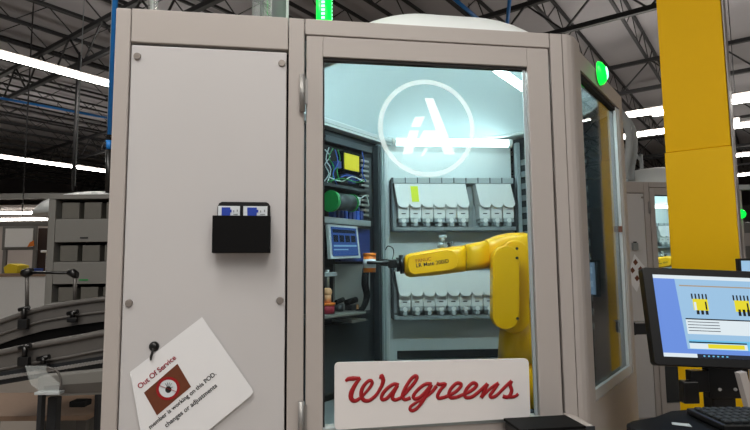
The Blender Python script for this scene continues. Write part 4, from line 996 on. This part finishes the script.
# guide rail with knobs above the upper conveyor
gy = 3.3
gt = Thing('guide_rail', 'thin grey guide rail with two black knobs above the upper conveyor', 'rail', FW, tuple(L_(50, 312, gy)))
gt.part('rail', MB().cyl(L_(27, 272.5, gy), L_(76, 273, gy), .009, n=10), 'blackg')
gt.part('knob', MB().loft([(L_(22.5, 273, gy), V((0, .022, 0)), V((0, 0, .02)), 2.4), (L_(27, 273, gy), V((0, .028, 0)), V((0, 0, .03)), 2.4), (L_(32.5, 271.5, gy), V((0, .018, 0)), V((0, 0, .02)), 2.4)], 14), 'blackg')
gt.part('knob', MB().loft([(L_(69, 272.5, gy), V((0, .018, 0)), V((0, 0, .018)), 2.4), (L_(74, 273.5, gy), V((0, .026, 0)), V((0, 0, .028)), 2.4), (L_(77.5, 275, gy), V((0, .02, 0)), V((0, 0, .02)), 2.4)], 14), 'blackg')
for x, yb in ((27, 311), (75, 303)): gt.part('post', MB().cyl(L_(x, 274, gy), L_(x, yb, gy), .011, n=10), 'conv')
# pale guide plate with black grip, low
Yg = 2.35
gpz = Thing('guide_plate', 'pale plate standing on the low bar beside the big cabinet', 'plate', FW, tuple(L_(50, 394, Yg)))
gpz.part('plate', MB().prism([L_(25, 366, Yg), L_(46, 366, Yg), L_(46, 372, Yg), L_(62, 386, Yg), L_(61, 391, Yg), L_(40, 391, Yg), L_(30, 384, Yg)], (0, .006, 0)), 'acryl')
gpz.part('grip', MB().tube([L_(47, 368, Yg - .004), L_(56, 370, Yg - .004), L_(61, 380, Yg - .004), L_(60, 390, Yg - .004)], .005, n=8), 'conv')
gpz.part('leg', MB().box(L_(40, 393, Yg).x, L_(44, 393, Yg).x, Yg - .015, Yg + .015, 0, L_(50, 394, Yg).z - .001), 'dark2'); gpz.part('foot', MB().box(L_(37, 393, Yg).x, L_(62, 393, Yg).x, Yg - .02, Yg + .02, L_(50, 394, Yg).z, L_(50, 391, Yg).z, .002), 'ltgrey')
lb = Thing('low_bar', 'pale grey bar running below the lower conveyor to the big cabinet', 'bar', FW, (L_(75, 430, 2.45).x, 2.45, 0))
lb.part('channel', MB().prism([L_(38, 377, 2.4), L_(118, 369, 2.4), L_(118, 394, 2.4), L_(38, 397, 2.4)], (0, .08, 0), bev=.003), 'rack')
lb.part('slot', MB().prism([L_(44, 386, 2.397), L_(118, 381, 2.397), L_(118, 392, 2.397), L_(44, 394, 2.397)], (0, .0025, 0)), 'belt')
for x in (52, 112): lb.part('leg', MB().box(L_(x, 400, 2.42).x - .02, L_(x, 400, 2.42).x + .02, 2.42, 2.46, 0, L_(x, 397.5, 2.42).z, .002), 'dark2')
lb.part('foot_pad', MB().box(L_(70, 405, 2.42).x, L_(86, 405, 2.42).x, 2.41, 2.47, L_(78, 407, 2.42).z, L_(78, 401, 2.42).z, .004), 'black')
# cardboard sheet on a low stand
cb = Thing('low_platform', 'tan sheet topped low platform on the floor beyond the low bar', 'platform', FW, (L_(20, 420, 3.6).x, 3.6, 0))
za = .60
cb.part('top', MB().box(L_(-60, 400, 3.6).x, L_(100, 400, 3.6).x, 3.45, 4.1, za - .03, za, .004), 'wood'); 
for x in (-50, 90):
    for y in (3.5, 4.0): cb.part('leg', MB().box(L_(x, 400, 3.6).x - .03, L_(x, 400, 3.6).x + .03, y, y + .05, 0, za - .031), 'conv')
# hanging blue hose
Yh = 3.0
hh = Thing('hanging_hose', 'blue hanging hose with black grip beside the big cabinet edge', 'hose', FW, tuple(L_(107, 195, Yh)))
hh.part('hose', MB().cyl(L_(110, 135, Yh), V((L_(110, 135, Yh).x, Yh, 7.99)), .016, n=14), 'pipeblue')
hh.part('grip', MB().cyl(L_(108.3, 193, Yh), L_(109, 150, Yh), .017, .019, n=14).cyl(L_(109, 140, Yh), L_(109.5, 127, Yh), .014, n=14), 'blackg', label='black grip')
hh.part('coupling', MB().cyl(L_(109, 149.5, Yh), L_(109, 140.5, Yh), .015, n=14), 'pipeblue')
hh.part('side_wire', MB().cyl(L_(106.5, 150, Yh), V((L_(106.5, 150, Yh).x, Yh, 7.99)), .003, n=6), 'cwhite')
dr = single('hanging_rod', 'thin grey rod hanging from the roof above the storage rack', 'rod', FW, tuple(L_(75, 194, 6.5)), MB().cyl(L_(75, 186, 6.5), V((L_(77, 186, 6.5).x, 6.5, 7.24)), .006, n=8), 'midgrey')
# far bench area
Yf = 8.6
B_ = lambda px, py, y=Yf: V(FW.P(px, py, y))
tb = Thing('work_bench', 'white fronted work bench far behind the upper conveyor', 'bench', FW, (B_(20, 300).x, Yf + .3, 0))
tb.part('top', MB().box(B_(-40, 275).x, B_(50, 275).x, Yf, Yf + .8, B_(20, 276.5).z, B_(20, 273.5).z, .005), 'wood')
tb.part('front_panel', MB().box(B_(-38, 290).x, B_(48, 290).x, Yf + .04, Yf + .07, .12, B_(20, 276.5).z - .001), 'white')
for x in (-37, 46.5): tb.part('leg', MB().box(B_(x, 290).x - .03, B_(x, 290).x + .03, Yf + .08, Yf + .7, 0, B_(20, 276.5).z - .002), 'conv')
zb5 = B_(20, 273.5).z + .002
wb = Thing('pin_board', 'pale framed board standing above the far bench', 'board', FW, tuple(B_(18, 249, Yf + .9)))
wb.part('frame', MB().box(B_(2, 240, Yf + .9).x, B_(36, 240, Yf + .9).x, Yf + .9, Yf + .94, B_(18, 250, Yf + .9).z, B_(18, 226, Yf + .9).z, .005), 'rack'); wb.part('face', MB().box(B_(5.5, 240, Yf + .9).x, B_(33, 240, Yf + .9).x, Yf + .885, Yf + .8995, B_(18, 247, Yf + .9).z, B_(18, 228.5, Yf + .9).z), 'white')
wb.part('ledge', MB().box(B_(5.5, 240, Yf + .9).x, B_(33, 240, Yf + .9).x, Yf + .84, Yf + .8995, B_(18, 248.6, Yf + .9).z, B_(18, 247.4, Yf + .9).z), 'rack')
for x in (4, 34): wb.part('leg', MB().box(B_(x, 260, Yf + .9).x - .03, B_(x, 260, Yf + .9).x + .03, Yf + .9, Yf + .94, 0, B_(18, 250, Yf + .9).z - .001), 'rack')
db = single('tall_cabinet', 'dark brown tall cabinet between the pale board and the grey rack', 'cabinet', FW, (B_(41, 300, Yf + 1).x, Yf + 1.2, 0), MB().box(B_(36.5, 260, Yf + 1).x, B_(50, 260, Yf + 1).x, Yf + 1, Yf + 1.5, 0, B_(41, 228, Yf + 1).z, .01), 'dbrown')
def bitem2(name, lab, cat, mb_, m_, base): single(name, lab, cat, FW, base, mb_, m_)
x = B_(7, 270).x; bitem2('parts_bin', 'yellow bin on the far bench', 'bin', MB().prism([V((x - .11, Yf + .1, zb5)), V((x + .09, Yf + .1, zb5)), V((x + .1, Yf + .1, zb5 + .13)), V((x - .05, Yf + .1, zb5 + .16)), V((x - .13, Yf + .1, zb5 + .1))], (0, .3, 0), bev=.01), 'yel', (x, Yf + .2, zb5))
x = B_(22.5, 270).x; bitem2('parts_bin', 'blue bin on the far bench under the white cylinder', 'bin', MB().prism([V((x - .06, Yf + .1, zb5)), V((x + .08, Yf + .1, zb5)), V((x + .09, Yf + .1, zb5 + .08)), V((x - .07, Yf + .1, zb5 + .06))], (0, .3, 0), bev=.01), 'cblue', (x, Yf + .2, zb5))
x = B_(27.5, 270).x; t = Thing('desk_lamp', 'white upright lamp with flat head on the far bench', 'lamp', FW, (x, Yf + .55, zb5)); t.part('base', MB().cyl((x, Yf + .55, zb5), (x, Yf + .55, zb5 + .03), .09, n=16), 'white'); t.part('stem', MB().cyl((x, Yf + .55, zb5 + .03), (x, Yf + .55, zb5 + .34), .045, n=14), 'white'); t.part('head', MB().box(x - .09, x + .09, Yf + .45, Yf + .65, zb5 + .341, zb5 + .38, .01), 'white')
x = B_(37.5, 270).x; bitem2('cup', 'small white cup on the far bench beside the brown cabinet', 'cup', MB().cyl((x, Yf + .3, zb5), (x, Yf + .3, zb5 + .1), .04, .05, n=16), 'white', (x, Yf + .3, zb5))
x = B_(30, 244, Yf + .86).x; zq = B_(30, 247, Yf + .86).z; single('paper_flag', 'orange and white leaflet pinned at the corner of the pale board', 'leaflet', FW, (x, Yf + .87, zq), MB().prism([V((x - .06, Yf + .88, zq)), V((x + .06, Yf + .88, zq + .02)), V((x + .05, Yf + .88, zq + .12)), V((x - .02, Yf + .88, zq + .08))], (0, .004, 0)), 'orange')
x0_, x1_ = B_(-50, 205, 14).x, B_(60, 205, 14).x
for k, (y0, y1, Yq, m_, lab) in enumerate(((193.5, 199, 12.5, 'rack', 'grey overhead beam above the far bench, topmost'), (207, 209.5, 13, 'frame', 'pale overhead beam with lamps above the far bench, middle'), (222, 226, 11.5, 'conv', 'grey overhead beam just above the pale board'))):
    t = Thing('overhead_beam', lab, 'beam', FW, (B_(10, y1, Yq).x, Yq, B_(10, y1, Yq).z), kind='thing')
    t.part('rail', MB().box(B_(-60, y0, Yq).x, B_(80, y0, Yq).x, Yq, Yq + .15, B_(10, y1, Yq).z, B_(10, y0, Yq).z, .01), m_)
    for px in (-40, 70): t.part('hanger', MB().cyl((B_(px, y0, Yq).x, Yq + .07, B_(10, y0, Yq).z), (B_(px, y0, Yq).x, Yq + .07, 6.3), .02, n=6), 'truss')
for k, (py, Yq, lab) in enumerate(((212.5, 12.8, 'short white strip lamp above the far bench, upper one'), (219, 12.2, 'short white strip lamp above the far bench, lower one'))):
    p = B_(22, py, Yq); t = Thing('strip_light', lab, 'ceiling light', FW, tuple(p))
    t.part('lamp', MB().box(B_(-30, py, Yq).x, B_(46, py, Yq).x, Yq - .06, Yq + .06, p.z - .03, p.z + .01), 'strip'); t.part('housing', MB().box(B_(-30, py, Yq).x, B_(46, py, Yq).x, Yq - .08, Yq + .08, p.z + .011, p.z + .06), 'frame'); t.part('hanger', MB().cyl((p.x, Yq, p.z + .06), (p.x, Yq, 7.99), .012, n=6), 'truss')
# blue pipes under the roof
for k, (a, c_, z, lab) in enumerate((((450, -5), (486, 26), 6.15, 'thin blue pipe crossing the roof above the white dome'), ((510, -4), (507, 26), 6.2, 'blue vertical looking pipe above the dome end'), ((0, 98), (108, 118), 6.1, 'long blue pipe below the highest strip light'))):
    p = V((*at_z(*a, z), z)); q = V((*at_z(*c_, z), z)); t = Thing('blue_pipe', lab if k != 1 else 'short blue pipe under the roof nearer the yellow column', 'pipe', FW, tuple(p)); t.part('pipe', MB().cyl(p, q, .035, n=8), 'pipeblue'); pm = (p + q) / 2; t.part('hanger', MB().cyl(pm + V((0, 0, .036)), V((pm.x, pm.y, 6.31)), .008, n=6), 'truss')

# ------------------------------------------------------------------ world and view
w = bpy.data.worlds.new('world'); SC.world = w; w.use_nodes = True
w.node_tree.nodes['Background'].inputs[0].default_value = (.93, .93, .94, 1); w.node_tree.nodes['Background'].inputs[1].default_value = .28
vs = SC.view_settings; vs.view_transform = 'Standard'; vs.look = 'None'; vs.gamma = 1; vs.use_curve_mapping = False; vs.exposure = 0.2
SC.cycles.max_bounces = 8; SC.cycles.transparent_max_bounces = 16; SC.cycles.caustics_reflective = False; SC.cycles.caustics_refractive = False
SC.cycles.sample_clamp_indirect = 6; SC.cycles.use_denoising = True
